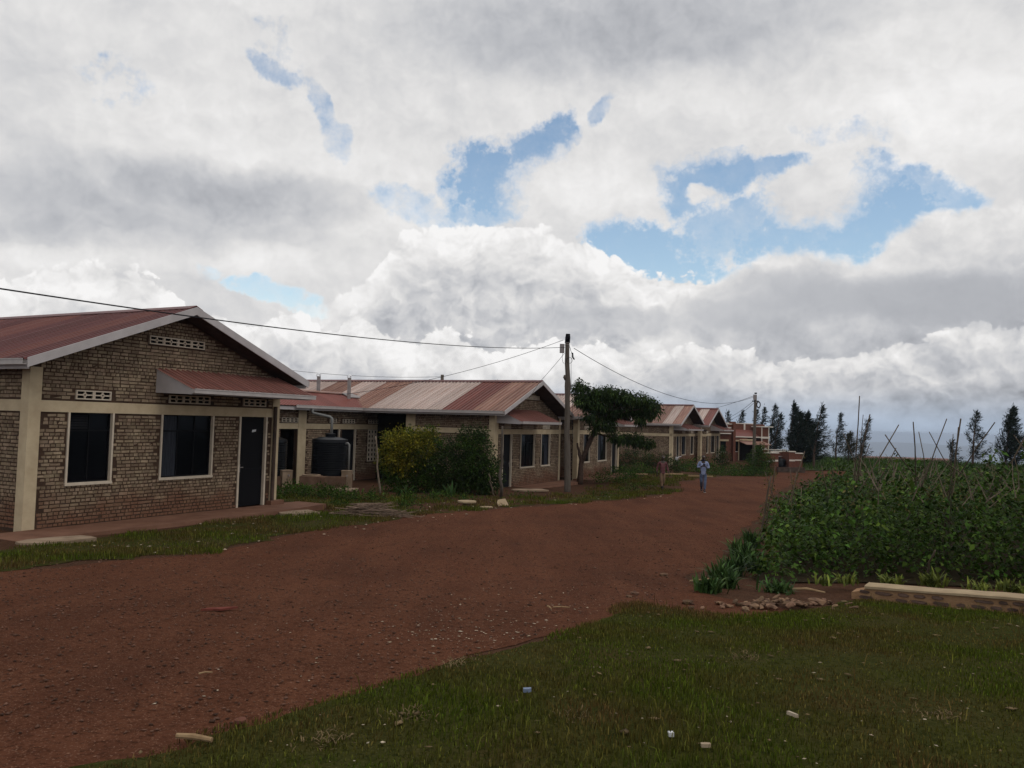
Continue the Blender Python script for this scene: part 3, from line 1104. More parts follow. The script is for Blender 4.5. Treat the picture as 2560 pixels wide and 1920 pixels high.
def vent_mesh(kind):
    b, d = MB(), MB()
    W, H = .42, .20
    d.box(.012, W - .012, -.006, .0, .012, H - .012)
    if kind == 'star':
        t = .026
        b.box(0, W, -.045, .004, 0, t); b.box(0, W, -.045, .004, H - t, H)
        b.box(0, t, -.045, .004, t, H - t); b.box(W - t, W, -.045, .004, t, H - t)
        b.box(t, W / 2 - .05, -.040, .004, H / 2 - .014, H / 2 + .014); b.box(W / 2 + .05, W - t, -.040, .004, H / 2 - .014, H / 2 + .014)
        b.box(W / 2 - .014, W / 2 + .014, -.040, .004, t, H / 2 - .05); b.box(W / 2 - .014, W / 2 + .014, -.040, .004, H / 2 + .05, H - t)
        for k in range(4):                       # diamond ring in the middle
            a0, a1 = k * math.pi / 2, (k + 1) * math.pi / 2
            P = [(W / 2 + r * math.cos(a), H / 2 + r * math.sin(a)) for a, r in ((a0, .058), (a1, .058), (a1, .030), (a0, .030))]
            b.prism(P, -.041, .003)
    else:
        t = .03
        for i in range(5):
            x = i * (W - t) / 4
            b.box(x, x + t, -.03, .004, 0, H)
        for i in range(3):
            z = i * (H - t) / 2
            for k in range(4):
                x = k * (W - t) / 4 + t
                b.box(x, x + (W - t) / 4 - t, -.029, .004, z, z + t)
    return b, d


_vent = {}


def add_vents(root, u0, u1, z, kind='star'):
    n = max(1, round((u1 - u0) / .42))
    w = (u1 - u0) / n
    for i in range(n):
        if kind not in _vent:
            o = multi('vent_block', [(q, M[m]) for q, m in zip(vent_mesh(kind), ('trim', 'void'))], root)
            _vent[kind] = o.data
        else:
            o = obj('vent_block', _vent[kind], root)
        o.location = (u0 + w * i, -.004, z)
        o.scale = (w / .42 * .985, 1, 1)


def sheet_mesh(name, length, width, ribs, m, ribh=.042):
    """ribbed roofing sheet, x up the slope, y across the ribs"""
    prof = []
    p = width / ribs
    for i in range(ribs):
        y = i * p
        prof += [(y + p * .30, 0), (y + p * .36, ribh), (y + p * .52, ribh), (y + p * .58, 0)]
    prof = [(0, 0)] + prof + [(width, 0)]
    vs = [(x, y, z) for x in (0, length) for y, z in prof]
    n = len(prof)
    me = bpy.data.meshes.new(name)
    me.from_pydata(vs, [], [(i, i + n, i + n + 1, i + 1) for i in range(n - 1)])
    me.materials.append(m)
    return me


def frame_matrix(o, x, y, z):
    return Matrix(((x[0], y[0], z[0], o[0]), (x[1], y[1], z[1], o[1]), (x[2], y[2], z[2], o[2]), (0, 0, 0, 1)))


def window(root, u0, u1, z0, z1, bars=1, curtain=None, trim=.042):
    b = MB()
    b.box(u0, u0 + trim, -.035, .06, z0, z1)
    b.box(u1 - trim, u1, -.035, .06, z0, z1)
    b.box(u0 - .01, u1 + .01, -.045, .06, z0 - .06, z0)
    w = b.build('window', M['trim'], root)
    p = MB(); p.box(u0 + trim, u1 - trim, .085, .10, z0, z1)
    p.build('pane', M['pane'], w)
    f = MB()
    a, c = u0 + trim, u1 - trim
    t = .03
    f.box(a, a + t, .05, .084, z0, z1); f.box(c - t, c, .05, .084, z0, z1)
    f.box(a + t, c - t, .05, .084, z0, z0 + t); f.box(a + t, c - t, .05, .084, z1 - t, z1)
    zt = z0 + (z1 - z0) * .74
    f.box(a + t, c - t, .052, .083, zt - t / 2, zt + t / 2)
    for k in range(bars):
        x = a + (c - a) * (k + 1) / (bars + 1)
        f.box(x - t / 2, x + t / 2, .054, .082, z0 + t, zt - t / 2); f.box(x - t / 2, x + t / 2, .054, .082, zt + t / 2, z1 - t)
    f.build('mullion', M['steel'], w)
    if curtain == 'louvre':
        l = MB()
        x1 = a + (c - a) * .5
        for k in range(6):
            zz = zt + .04 + k * (z1 - zt - .06) / 6
            l.add([(a + t, .06, zz), (x1 - t, .06, zz), (x1 - t, .08, zz + .045), (a + t, .08, zz + .045)], [(0, 1, 2, 3)])
        l.build('louvre', M['steel'], w)
    elif curtain:
        l = MB()
        n = 14
        x0, x1 = a + (c - a) * curtain[0], a + (c - a) * curtain[1]
        pts = [(x0 + (x1 - x0) * k / n, .080 + .003 * (k % 2)) for k in range(n + 1)]
        vs = [(x, y, z) for z in (z0 + t, z1 - t) for x, y in pts]
        l.add(vs, [(k, k + 1, k + n + 2, k + n + 1) for k in range(n)])
        l.build('curtain', M['curtain'], w)
    return w


def door(root, u0, u1, z1, notice=False, handle_left=True, m='steel'):
    fr = MB()
    fr.box(u0 - .055, u0, -.03, .08, .0, z1); fr.box(u1, u1 + .055, -.03, .08, .0, z1)
    fr.build('door_frame', M['trim'], root)
    b = MB()
    b.box(u0, u1, .06, .10, .02, z1)
    for a, c, p, q in ((.09, .91, .04, .42), (.09, .91, .47, .80), (.09, .91, .84, .98)):
        b.box(u0 + (u1 - u0) * a, u0 + (u1 - u0) * c, .048, .06, z1 * p, z1 * q)
    d = b.build('door', M[m], root)
    if handle_left is not None:
        x = u0 + .06 if handle_left else u1 - .06
        h = MB()
        h.box(x - .015, x + .015, .03, .058, .93, 1.15)
        h.box(x, x + (.11 if handle_left else -.11), .01, .03, 1.05, 1.072)
        h.build('handle', M['zinc'], d)
    if notice:
        n = MB()
        n.add([(u0 + .46, .044, 2.00), (u0 + .60, .044, 2.02), (u0 + .61, .044, 2.08), (u0 + .47, .044, 2.065)], [(0, 1, 2, 3)])
        n.build('notice', M['paper'], d)
    return d


def roof(root, c):
    uL, uR, uA, zE, zA, ov, L = (c[k] for k in ('uL', 'uR', 'uA', 'zE', 'zA', 'ov', 'L'))
    b = MB()
    t = .06
    b.prism([(uL, zE - .06), (uA, zA - .06), (uR, zE - .06), (uR, zE - .06 - t), (uA, zA - .06 - t), (uL, zE - .06 - t)], -ov + .02, L)
    r = b.build('roof', M['soffit'], root)
    rs = random.Random(c['seed'])
    lenL, lenR = math.hypot(uA - uL, zA - zE), math.hypot(uR - uA, zA - zE)
    W = .8
    cache = {}
    for side in (0, 1):
        ln = (lenL if side == 0 else lenR) + .06
        cs, sn = ((uA - uL) / lenL, (zA - zE) / lenL) if side == 0 else ((uR - uA) / lenR, (zA - zE) / lenR)
        n = int((L + ov) / W) + 1
        for i in range(n):
            y = -ov + i * W
            key = (side, c['colours'](i * W, rs))
            if key not in cache:
                cache[key] = sheet_mesh('roof_sheet', ln, W + .03, 4, M[key[1]])
            lift = rs.uniform(-.004, .004) + (i % 2) * .004
            if side == 0:
                mt = frame_matrix((uL - cs * .06, y, zE - sn * .06 + lift), (cs, 0, sn), (0, 1, 0), (-sn, 0, cs))
            else:
                mt = frame_matrix((uR + cs * .06, y + W, zE - sn * .06 + lift), (-cs, 0, sn), (0, -1, 0), (sn, 0, cs))
            obj('roof_sheet', cache[key], r, mt)
    k = MB()
    k.prism([(uA - .2, zA - .03), (uA, zA + .06), (uA + .2, zA - .03), (uA + .2, zA - .015), (uA, zA + .075), (uA - .2, zA - .015)], -ov - .01, L)
    k.build('ridge_cap', M['roof_wine'], r)
    h = c.get('board', .19)
    for s in (-1, 1):
        e = uL - .04 if s < 0 else uR + .04
        f = MB()
        f.prism([(e, zE + .02), (uA, zA + .035), (uA, zA + .035 - h), (e, zE + .02 - h)] if s < 0 else [(uA, zA + .035), (e, zE + .02), (e, zE + .02 - h), (uA, zA + .035 - h)], -ov - .045, -ov - .012)
        f.build('barge_board', M['fascia'], r)
    for s in (-1, 1):
        e = uL if s < 0 else uR
        g = MB()
        x0, x1 = (e - .13, e - .01) if s < 0 else (e + .01, e + .13)
        zt = zE - .005
        g.box(x0, x0 + .012, -ov + .005, L, zt - .115, zt + .005); g.box(x1 - .012, x1, -ov + .005, L, zt - .115, zt - .012)
        g.box(x0 + .012, x1 - .012, -ov + .005, L, zt - .115, zt - .10)
        g.box(x0 - .01, x0, -ov + .005, L, zt - .015, zt + .008) if s < 0 else g.box(x1, x1 + .01, -ov + .005, L, zt - .015, zt + .008)
        g.build('gutter', M['gutter'], r)
        f = MB()
        f.box(*((e + .0, e + .025) if s < 0 else (e - .025, e)), -ov + .01, L, zE - .2, zE - .055)
        f.build('fascia', M['fascia'], r)
    return r


def canopy(root, u0, u1, zw, zo, p, panel_left=True, colour='roof_red', col2='roof_mix', seed=1):
    b = MB()
    zb = zo - .13
    b.prism([(-p + .02, zo - .05), (-.004, zw - .05), (-.004, zw - .08), (-p + .02, zo - .08)], u0 + .03, u1 - .03, 'x')
    for x in (u0, u1 - .025):
        b.prism([(-p, zb), (-.004, zb + .03), (-.004, zw + .01), (-p, zo + .01)], x, x + .025, 'x')
    cn = b.build('canopy', M['fascia'], root)
    ln = math.hypot(p, zw - zo)
    cs, sn = p / ln, (zw - zo) / ln
    n = max(1, round((u1 - u0) / .8))
    W = (u1 - u0) / n
    rs = random.Random(seed)
    for i in range(n):
        m = colour if rs.random() < .6 else col2
        me = sheet_mesh('roof_sheet', ln + .05, W + .02, 5, M[m], .036)
        obj('roof_sheet', me, cn, frame_matrix((u1 - i * W, -p - .05 * cs, zo - .05 * sn + .012), (0, cs, sn), (-1, 0, 0), (0, -sn, cs)))
    g = MB()
    y0, y1 = -p - .13, -p - .012
    g.box(u0 - .03, u1 + .06, y0, y0 + .012, zo - .105, zo - .0); g.box(u0 - .03, u1 + .06, y0 + .012, y1, zo - .105, zo - .09)
    g.box(u0 - .03, u1 + .06, y0 - .01, y0, zo - .022, zo + .004)
    g.box(u0 - .03, u0 - .018, y0 + .012, y1, zo - .09, zo - .01); g.box(u1 + .048, u1 + .06, y0 + .012, y1, zo - .09, zo - .01)
    g.build('gutter', M['gutter'], cn)
    f = MB()
    f.box(u0 + .026, u1 - .026, -p - .01, -p + .015, zb, zo - .055)
    f.build('fascia', M['fascia'], cn)
    return cn


def house(c):
    root = empty('brick_house', c['o'], math.radians(90 - c['yaw']))
    tag(root, c['label'], 'house', 'brick houses in a row along the dirt road')
    W = c['W']
    uL, uR, uA, zE, zA = (c[k] for k in ('uL', 'uR', 'uA', 'zE', 'zA'))
    rs = random.Random(c['seed'])

    def top(u):
        return (zE + (zA - zE) * (u - uL) / (uA - uL) if u < uA else zE + (zA - zE) * (uR - u) / (uR - uA)) - .14
    holes = [(w[0], w[1], w[2] - .05, 2.5) for w in c['windows']] + [(d[0] - .05, d[1] + .05, -1, 2.5) for d in c['doors']]
    b = MB()
    wall_boxes(b, .05, W - .05, -.15, 2.42, 0, .2, holes)
    b.prism([(.05, 2.64), (W - .05, 2.64), (W - .05, top(W)), (uA, top(uA)), (.05, top(0))], 0, .2)
    wall = b.build('front_wall', M['mortar'], root)
    vh = []
    for v in c['vents']:
        vh.append((v[0], v[1], v[2], v[2] + .2))
    br = lay_bricks(.2, W - .2, .0, 2.40, holes + [(-1, c['cl'][1], -1, 9), (c['cr'][0], 99, -1, 9)], rs)
    br += lay_bricks(.2, W - .2, 2.69, zA, vh, rs, top)
    cam_l = Matrix.Rotation(-math.radians(90 - c['yaw']), 3, 'Z') @ (Vector((0, 0, 1.6)) - Vector(c['o']))
    if c['bricks'] == 'single':
        br.sort(key=lambda q: (Vector((q[0], 0, q[1])) - cam_l).length / q[2] ** .5)
        for q in br[:300]:
            o = MB()
            brick_box(o, 0, 0, q[2], rs, FRONT)
            o.build('brick', M['brick'], wall, loc=(q[0], 0, q[1]))
        rest = br[300:]
    else:
        rest = br
    o = MB()
    for q in rest:
        brick_box(o, *q, rs, FRONT)
    if c['bricks'] != 'none':
        o.build('brick', M['brick_near' if c['bricks'] == 'single' else 'brick_many'], wall)['kind'] = 'stuff'
    # long left wall with the belt
    L = c['L']
    g0, g1 = c.get('gap', (L, L))
    for y0, y1 in ((.2, g0), (g1, L)):
        if y1 > y0:
            s = MB()
            s.box(.02, .2, y0, y1, -.15, 2.42); s.box(.02, .2, y0, y1, 2.64, zE - .05)
            p_ = s.build('side_wall', M['mortar'], root)
            sw = p_ if y0 == .2 else sw
    if c['bricks'] != 'none':
        y0, y1 = c.get('side', (.25, 4))
        o = MB()
        for z0, z1 in ((0, 2.40), (2.69, zE - .1)):
            for q in lay_bricks(y0, y1, z0, z1, [], rs):
                brick_box(o, *q, rs, lambda y, p, z: (.02 - p, y, z))
        o.build('brick', M['brick_near' if c['bricks'] == 'single' else 'brick_many'], sw)['kind'] = 'stuff'
    k = MB(); k.box(W - .2, W - .02, .2, L, -.15, zE - .05); k.build('side_wall', M['mortar'], root)
    k = MB(); k.prism([(.2, 0), (W - .2, 0), (W - .2, top(W)), (uA, top(uA)), (.2, top(0))], L - .2, L - .02); k.build('rear_wall', M['mortar'], root)
    bm_ = MB()
    bm_.box(.0, W, -.03, .18, 2.42, 2.66)
    bm_.box(-.01, .18, .18, g0, 2.42, 2.66)
    bm_.build('belt_beam', M['cream'], root)
    for k, (a, d) in enumerate((c['cl'], c['cr'])):
        f = MB()
        ty = zE - .12
        f.box(a, d, -.032, .24, -.12, 2.42); f.box(a, d, -.034, .24, 2.42, 2.66); f.box(a, d, -.032, .24, 2.66, ty + (.1 if k else .0))
        f.build('column', M['cream'], root)
    for i, w in enumerate(c['windows']):
        window(root, *w[:3], 2.42, bars=w[3], curtain=w[4])
    for d in c['doors']:
        door(root, d[0], d[1], 2.42, notice=d[2], handle_left=d[3])
    for v in c['vents']:
        add_vents(root, v[0], v[1], v[2], c['ventkind'])
    roof(root, c)
    canopy(root, *c['canopy'], colour='roof_canopy', col2='roof_canopy', seed=c['seed'])
    a = MB()
    e = c['apron']
    a.add([(e[0], -e[2] * .98, .0), (e[1] * .55, -e[2] * 1.03, .0), (e[1] * .82, -e[2], .0), (e[1], -e[2] * .85, .0), (e[1], -.03, .0), (e[0], -.03, .0),
           (e[0] - .03, -e[2] - .03, -.3), (e[1] * .55, -e[2] * 1.03 - .04, -.3), (e[1] * .82, -e[2] - .03, -.3), (e[1] + .03, -e[2] * .85, -.3), (e[1] + .03, -.03, -.3), (e[0] - .03, -.03, -.3)],
          [(0, 1, 2, 3, 4, 5)] + [(i, i + 6, (i + 1) % 6 + 6, (i + 1) % 6) for i in range(6)])
    a.build('apron', M['apron'], root)
    return root


def H2col(y, rs):
    if y < 1.5: return 'roof_mix'
    if y < 3.1: return 'roof_red'
    if y < 6.9: return 'roof_pale'
    if y < 8.6: return 'roof_mix'
    return 'roof_pale' if rs.random() < .45 else 'roof_mix'


H1 = house(dict(o=(-9.851, 16.36, -.877), yaw=27.5, W=7.1, seed=1, label='nearest brick house, with red roof, two dark windows and canopy over its door', bricks='single',
     windows=[(.84, 1.93, .91, 1, 'louvre'), (3.19, 4.78, .91, 2, (0, .33))], doors=[(5.70, 6.60, True, True)],
     vents=[(.98, 1.82, 2.705), (3.38, 4.62, 2.705), (5.74, 6.56, 2.705), (2.74, 4.36, 4.08)], ventkind='star', cl=(-.03, .23), cr=(6.84, 7.1),
     uL=-.42, uR=7.52, uA=3.55, zE=3.46, zA=5.0, ov=.6, L=13, canopy=(3.0, 7.02, 3.5, 3.04, 1.23), apron=(-.85, 8.0, 1.27), side=(.25, 3.2),
     colours=lambda y, r: 'roof_wine' if r.random() < .75 else 'roof_red'))
dp = MB()
dp.tube([(6.88, -.09, 2.72), (6.88, -.09, -.05)], .05, 8)
dp.build('downpipe', M['pipe_dark'], H1)
dp = MB()
dp.box(6.72, 7.22, -.22, -.035, 0.003, .11)
dp.build('step', M['apron'], H1)

H2 = house(dict(o=(-.715, 35.467, -1.388), yaw=26, W=7.57, seed=2, label='second brick house, behind the yellow bush, with streaked white and red roof', bricks='many',
     windows=[(2.71, 4.32, .87, 1, None), (5.1, 6.23, .87, 0, (.55, .95))], doors=[(.87, 1.72, False, False)],
     vents=[(.95, 1.6, 2.69), (2.9, 4.1, 2.69), (5.29, 6.13, 2.69), (3.0, 4.75, 4.1)], ventkind='grid', cl=(-.08, .32), cr=(7.40, 7.57),
     uL=-.65, uR=7.3, uA=3.33, zE=3.45, zA=4.95, ov=.8, L=15, canopy=(.15, 4.5, 3.55, 3.03, 1.2), apron=(-.6, 8.0, 1.3), side=(.25, 4.2), gap=(4.6, 10.5), colours=H2col))
b = MB(); b.box(-.035, .02, 4.15, 4.65, -.1, 3.3); b.build('column', M['cream'], H2)
b = MB(); b.box(1.3, 1.35, 4.2, 10.5, .0, 3.2); b.box(.2, 1.3, 4.3, 4.35, 0, 3.2); b.build('passage_shade', M['void'], H2)  # near-black panels standing in for the shade of the open porch

H3 = house(dict(o=(3.698, 44.32, -1.398), yaw=26, W=7.25, seed=3, label='third brick house, half hidden behind the flat-topped tree', bricks='many',
     windows=[(.91, 1.93, .87, 0, None), (3.23, 4.86, .87, 1, (.1, .5))], doors=[(5.86, 6.72, False, True)],
     vents=[(1.0, 1.9, 2.69), (3.3, 4.5, 2.69), (2.8, 4.4, 4.1)], ventkind='grid', cl=(-.05, .26), cr=(6.95, 7.2),
     uL=-.5, uR=7.6, uA=3.6, zE=3.4, zA=4.75, ov=.7, L=13, canopy=(4.3, 7.1, 3.4, 3.03, 1.2), apron=(-.6, 7.3, 1.2), side=(.25, 3),
     colours=lambda y, r: 'roof_pale' if y > 1.4 else 'roof_mix'))

H4 = house(dict(o=(13.75, 68.32, -1.67), yaw=28, W=7.75, seed=4, label='fourth brick house, with faded striped roof and long side wall above the hedge', bricks='many',
     windows=[(2.88, 4.25, .80, 1, (.55, .95)), (5.83, 6.88, .80, 1, (.1, .5))], doors=[(1.36, 2.15, False, False)],
     vents=[(3.1, 4.0, 2.69), (5.9, 6.7, 2.69)], ventkind='grid', cl=(.0, .34), cr=(7.5, 7.75),
     uL=-.4, uR=7.4, uA=3.5, zE=3.5, zA=5.2, ov=.9, L=14, canopy=(.5, 5.3, 3.5, 3.08, 1.2), apron=(-.3, 7.8, 1.2), side=(.25, 6),
     colours=lambda y, r: r.choice(['roof_mix', 'roof_mix', 'roof_pale'])))

H5 = house(dict(o=(17.73, 74.7, -1.624), yaw=28, W=7.4, seed=5, label='fifth brick house, smallest to the eye, beside the red brick building', bricks='many',
     windows=[(1.72, 2.71, .80, 1, (.05, .4)), (3.73, 5.3, .80, 1, (.1, .45))], doors=[(6.01, 6.9, False, None)],
     vents=[(1.9, 2.6, 2.69)], ventkind='grid', cl=(-.2, .3), cr=(7.15, 7.4),
     uL=-.7, uR=6.7, uA=2.95, zE=3.42, zA=5.05, ov=.9, L=12, canopy=(3.6, 7.7, 3.5, 3.03, 1.2), apron=(-.3, 7.6, 1.1), side=(.25, 3),
     colours=lambda y, r: r.choice(['roof_mix', 'roof_pale', 'roof_red'])))


# ---- kitchen wing set back between the first and the second house
def kitchen_wing():
    root = empty('kitchen_wing', (-9.211, 34.74, -1.377), math.radians(63))
    tag(root, 'low kitchen wing with red roof and two tin chimneys behind the water tank', 'outbuilding')
    rs = random.Random(9)
    holes = [(-1.07, -.04, -1, 2.5), (2.12, 2.78, .9, 2.5), (2.95, 3.99, -1, 2.5), (4.93, 5.67, .85, 2.5)]
    b = MB()
    wall_boxes(b, -5, 6.35, -.15, 2.42, 0, .18, holes)
    b.box(-5, 6.35, 0, .18, 2.64, 3.35)
    w = b.build('front_wall', M['mortar'], root)
    vents = [(-1.04, -.05, 2.70), (2.06, 2.52, 2.70), (2.97, 3.86, 2.70), (4.94, 5.75, 2.70)]
    o = MB()
    for z0, z1, h in ((0, 2.4, holes), (2.69, 3.3, [(v[0], v[1], v[2], v[2] + .2) for v in vents] + [(-.02, .5, -1, 9)])):
        for q in lay_bricks(-3, 6.3, z0, z1, h + [(-.02, .5, -1, 9)], rs):
            brick_box(o, *q, rs, FRONT)
    o.build('brick', M['brick_many'], w)['kind'] = 'stuff'
    b = MB(); b.box(-5, 6.3, -.02, .16, 2.42, 2.66); b.build('belt_beam', M['cream'], root)
    b = MB(); b.box(-.02, .48, -.032, .2, -.1, 2.42); b.box(-.02, .48, -.033, .2, 2.42, 2.66); b.box(-.02, .48, -.032, .2, 2.66, 3.32); b.build('column', M['cream'], root)
    for v in vents:
        add_vents(root, v[0], v[1], v[2], 'star')
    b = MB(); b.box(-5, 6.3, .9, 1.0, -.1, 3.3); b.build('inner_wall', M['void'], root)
    b = MB(); b.box(-5, 6.3, 3.2, 3.4, -.1, 3.3); b.build('rear_wall', M['mortar'], root)
    d = MB(); d.box(3.93, 3.99, -.03, .12, 0, 2.42); d.build('door_frame', M['trim'], root)
    d = MB(); d.box(2.95, 3.925, .06, .10, 0, 2.42); d.build('door', M['steel'], root)
    window(root, 2.12, 2.78, .95, 2.42, bars=0)
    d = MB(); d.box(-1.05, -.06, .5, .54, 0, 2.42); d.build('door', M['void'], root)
    d = MB(); d.box(4.9, 5.7, .03, .05, .86, 2.41); d.build('screen_shade', M['void'], root)  # near-black sheet painting the shade behind the pierced blocks
    # tall pierced screen, every block its own
    g = None
    for i in range(3):
        for j in range(7):
            if g is None:
                q = MB(); W_, H_, t = .245, .22, .045
                q.box(0, W_, -.03, .015, 0, t); q.box(0, W_, -.03, .015, H_ - t, H_); q.box(0, t, -.03, .015, t, H_ - t); q.box(W_ - t, W_, -.03, .015, t, H_ - t)
                g = q.mesh('screen_block', M['trim'])
            s = obj('screen_block', g, root)
            s.location = (4.935 + i * .246, 0, .86 + j * .2215)
    # roof: front and rear slope of ribbed sheets
    zE, zR, yE, yR = 3.44, 4.12, -.55, 1.25
    b = MB(); b.prism([(yE + .02, zE - .07), (yR, zR - .07), (3.1, zE - .07), (3.1, zE - .11), (yR, zR - .11), (yE + .02, zE - .11)], -5, 6.3, 'x')
    r = b.build('roof', M['soffit'], root)
    ln = math.hypot(yR - yE, zR - zE); cs, sn = (yR - yE) / ln, (zR - zE) / ln
    mf = {k: sheet_mesh('roof_sheet', ln + .06, .82, 4, M[k], .022) for k in ('roof_wing', 'roof_mix')}
    for i in range(15):
        x = -5 + .8 * i
        k = 'roof_wing' if rs.random() < .92 else 'roof_mix'
        obj('roof_sheet', mf[k], r, frame_matrix((x + .8, yE - .06 * cs, zE - .06 * sn), (0, cs, sn), (-1, 0, 0), (0, -sn, cs)))
        obj('roof_sheet', mf[k], r, frame_matrix((x, 2 * yR - yE + .06 * cs, zE - .06 * sn), (0, -cs, sn), (1, 0, 0), (0, sn, cs)))
    b = MB(); b.prism([(yR - .18, zR - .02), (yR, zR + .06), (yR + .18, zR - .02), (yR + .18, zR), (yR, zR + .08), (yR - .18, zR)], -5, 6.2, 'x'); b.build('ridge_cap', M['roof_mix'], r)
    b = MB()
    b.box(-.9, 6.0, yE - .13, yE - .118, zE - .115, zE + .01); b.box(-.9, 6.0, yE - .118, yE - .01, zE - .115, zE - .10); b.box(-.9, 6.0, yE - .14, yE - .13, zE - .01, zE + .012)
    b.build('gutter', M['gutter'], r)
    b = MB(); b.box(-5, 6.0, yE + .0, yE + .025, zE - .2, zE - .06); b.build('fascia', M['fascia'], r)
    b = MB()
    P = [(4.3, .70), (5.3, .62), (5.35, .72), (5.0, 1.2), (4.4, 1.28), (4.25, 1.1)]
    zz = lambda x, y, k: zE + (y - yE) / (yR - yE) * (zR - zE) + .06 + .03 * (k % 2)
    b.add([(x, y, zz(x, y, k)) for k, (x, y) in enumerate(P)] + [(x, y, zz(x, y, k) - .03) for k, (x, y) in enumerate(P)], [tuple(range(6))] + [(i, i + 6, (i + 1) % 6 + 6, (i + 1) % 6) for i in range(6)])
    b.build('patch_sheet', M['zinc'], r)
    for (x, y, zb, zt) in CHIMNEYS:
        b = MB(); b.lathe([(.088, zb - .3), (.088, zt)], 14, x, y)
        ch = b.build('chimney', M['zinc'], r, smooth=True)
        c = MB()
        for k in range(3):
            a = k * 2.1
            c.box(x + .1 * math.cos(a) - .01, x + .1 * math.cos(a) + .01, y + .1 * math.sin(a) - .01, y + .1 * math.sin(a) + .01, zt - .02, zt + .08)
        c.lathe([(.125, zt + .08), (.0, zt + .19)], 14, x, y)
        c.build('chimney_cap', M['zinc_bright'], ch)
    # rain pipe down to the tank
    b = MB()
    b.tube([(.15, yE - .07, zE - .1), (.15, yE - .07, 3.2), (.16, yE - .12, 3.12), (.37, -1.42, 2.98), (.39, -1.5, 2.92), (.39, -1.52, 2.80), (.385, -1.52, 2.08)], .058, 10)
    b.build('downpipe', M['pipe'], root, smooth=True)
    return root


CHIMNEYS = [(4.15, .62, 3.9, 4.90), (2.70, 1.28, 4.1, 4.88)]
kitchen_wing()


def link_wall(o, rz, ln, label, h=3.0):
    """plain brick wall with its cream belt closing the gap between two houses"""
    root = empty('link_wall', o, rz)
    tag(root, label, 'wall')
    rs = random.Random(int(ln * 100))
    b = MB(); b.box(0, ln, 0, .18, -.3, 2.42); b.box(0, ln, 0, .18, 2.64, h)
    w = b.build('masonry', M['mortar'], root)
    o_ = MB()
    for z0, z1 in ((0, 2.4), (2.69, h - .05)):
        for q in lay_bricks(0, ln, z0, z1, [], rs):
            brick_box(o_, *q, rs, FRONT)
    o_.build('brick', M['brick_many'], w)['kind'] = 'stuff'
    b = MB(); b.box(0, ln, -.02, .16, 2.42, 2.66); b.build('belt_beam', M['cream'], root)
    b = MB(); b.box(0, ln, -.1, .3, h, h + .06); b.build('coping', M['soffit'], root)


link_wall((2.0, 43.2, -1.40), math.radians(62), 2.6, 'short dark brick wall with belt between second and third house')
link_wall((17.2, 74.9, -1.68), math.radians(20), 1.3, 'narrow strip of brick wall between fourth and fifth house')


# ---- red brick building with parapets at the end of the road
def parapet_building():
    o = P_H6
    rz = math.radians(14)
    root = empty('parapet_building', o, rz)
    tag(root, 'red brick building with parapets and pale trim at the end of the road', 'building')

    def part(name, m, *boxes, parent=root):
        b = MB()
        for q in boxes:
            b.box(*q)
        return b.build(name, M[m], parent)
    w = part('wall', 'brick_red', (.0, 5.3, 3.0, 9, -.3, 3.85), (-1.7, .0, .6, 8, -.3, 3.75), (.35, 2.0, 1.0, 3, -.3, 2.35))
    for q in ((-.05, 4.2, 2.94, 3.3, 3.85, 3.94), (-1.75, .1, .54, 1, 3.75, 3.83), (-1.75, -.3, .2, .59, 3.35, 3.45), (-1.75, -.3, .2, .59, 2.75, 2.85),):
        part('coping', 'trim_white', q)
    part('pilaster', 'brick_red', (.0, .28, .3, 1.2, -.3, 4.05))
    part('strip', 'trim_white', (.95, 1.1, 2.93, 2.999, 3.2, 3.849))
    part('strip', 'trim_white', (2.75, 2.92, 2.93, 2.999, 2.95, 3.849))
    t = part('tower', 'brick_red', (3.75, 4.75, 1.2, 2.9, -.3, 3.55))
    part('tower_cap', 'trim_white', (3.65, 5.1, 1.0, 3.1, 3.55, 3.66), parent=t)
    part('tower_edge', 'trim_white', (3.80, 3.88, 1.13, 1.199, 0, 3.55), parent=t)
    part('tower_edge', 'trim_white', (4.62, 4.70, 1.13, 1.199, 0, 3.55), parent=t)
    part('tower_band', 'trim_white', (3.7, 4.75, 1.10, 1.128, 2.35, 2.55), parent=t)
    part('window', 'trim_white', (4.05, 4.45, 1.14, 1.199, 1.3, 1.36), parent=t)
    b = MB(); b.prism([(1.2, 2.45), (3.0, 3.25), (3.0, 3.2), (1.2, 2.4)], .3, 3.7, 'x'); b.build('lean_to_roof', M['roof_red'], root)
    part('roof_edge', 'trim_white', (.3, 3.7, 1.13, 1.19, 2.42, 2.53))
    part('roof_edge', 'trim_white', (.3, 1.6, .73, .80, 2.45, 2.55))
    b = MB(); b.prism([(-.6, 1.75), (1.0, 2.05), (1.0, 2.0), (-.6, 1.7)], 1.0, 3.9, 'x'); b.build('porch_roof', M['roof_mix'], root)
    for q in ((.3, 1.05, .9, .99, 2.0, 2.16), (1.1, 3.0, .9, .99, 2.1, 2.25), (-1.7, -.4, .5, .59, 2.0, 2.18)):
        part('beam', 'cream', q)
    for q in ((.5, .58, .9, .99, 0, 2.0), (.97, 1.05, .9, .99, 0, 2.0)):
        part('post', 'cream', q)
    part('post', 'cream', (3.55, 3.62, -.55, -.48, -.3, 1.75))
    for x0, x1, z0 in ((.62, .93, .95), (-1.3, -.7, .9)):
        yy = .93 if x0 > 0 else .53
        q = part('window', 'trim_white', (x0, x1, yy, yy + .06, z0 - .06, z0))
        part('pane', 'pane', (x0, x1, yy + .01, yy + .05, z0 + .002, 1.98), parent=q)
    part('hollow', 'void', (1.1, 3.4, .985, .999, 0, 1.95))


P_H6 = (23.217, 83.000, -1.762)
parapet_building()


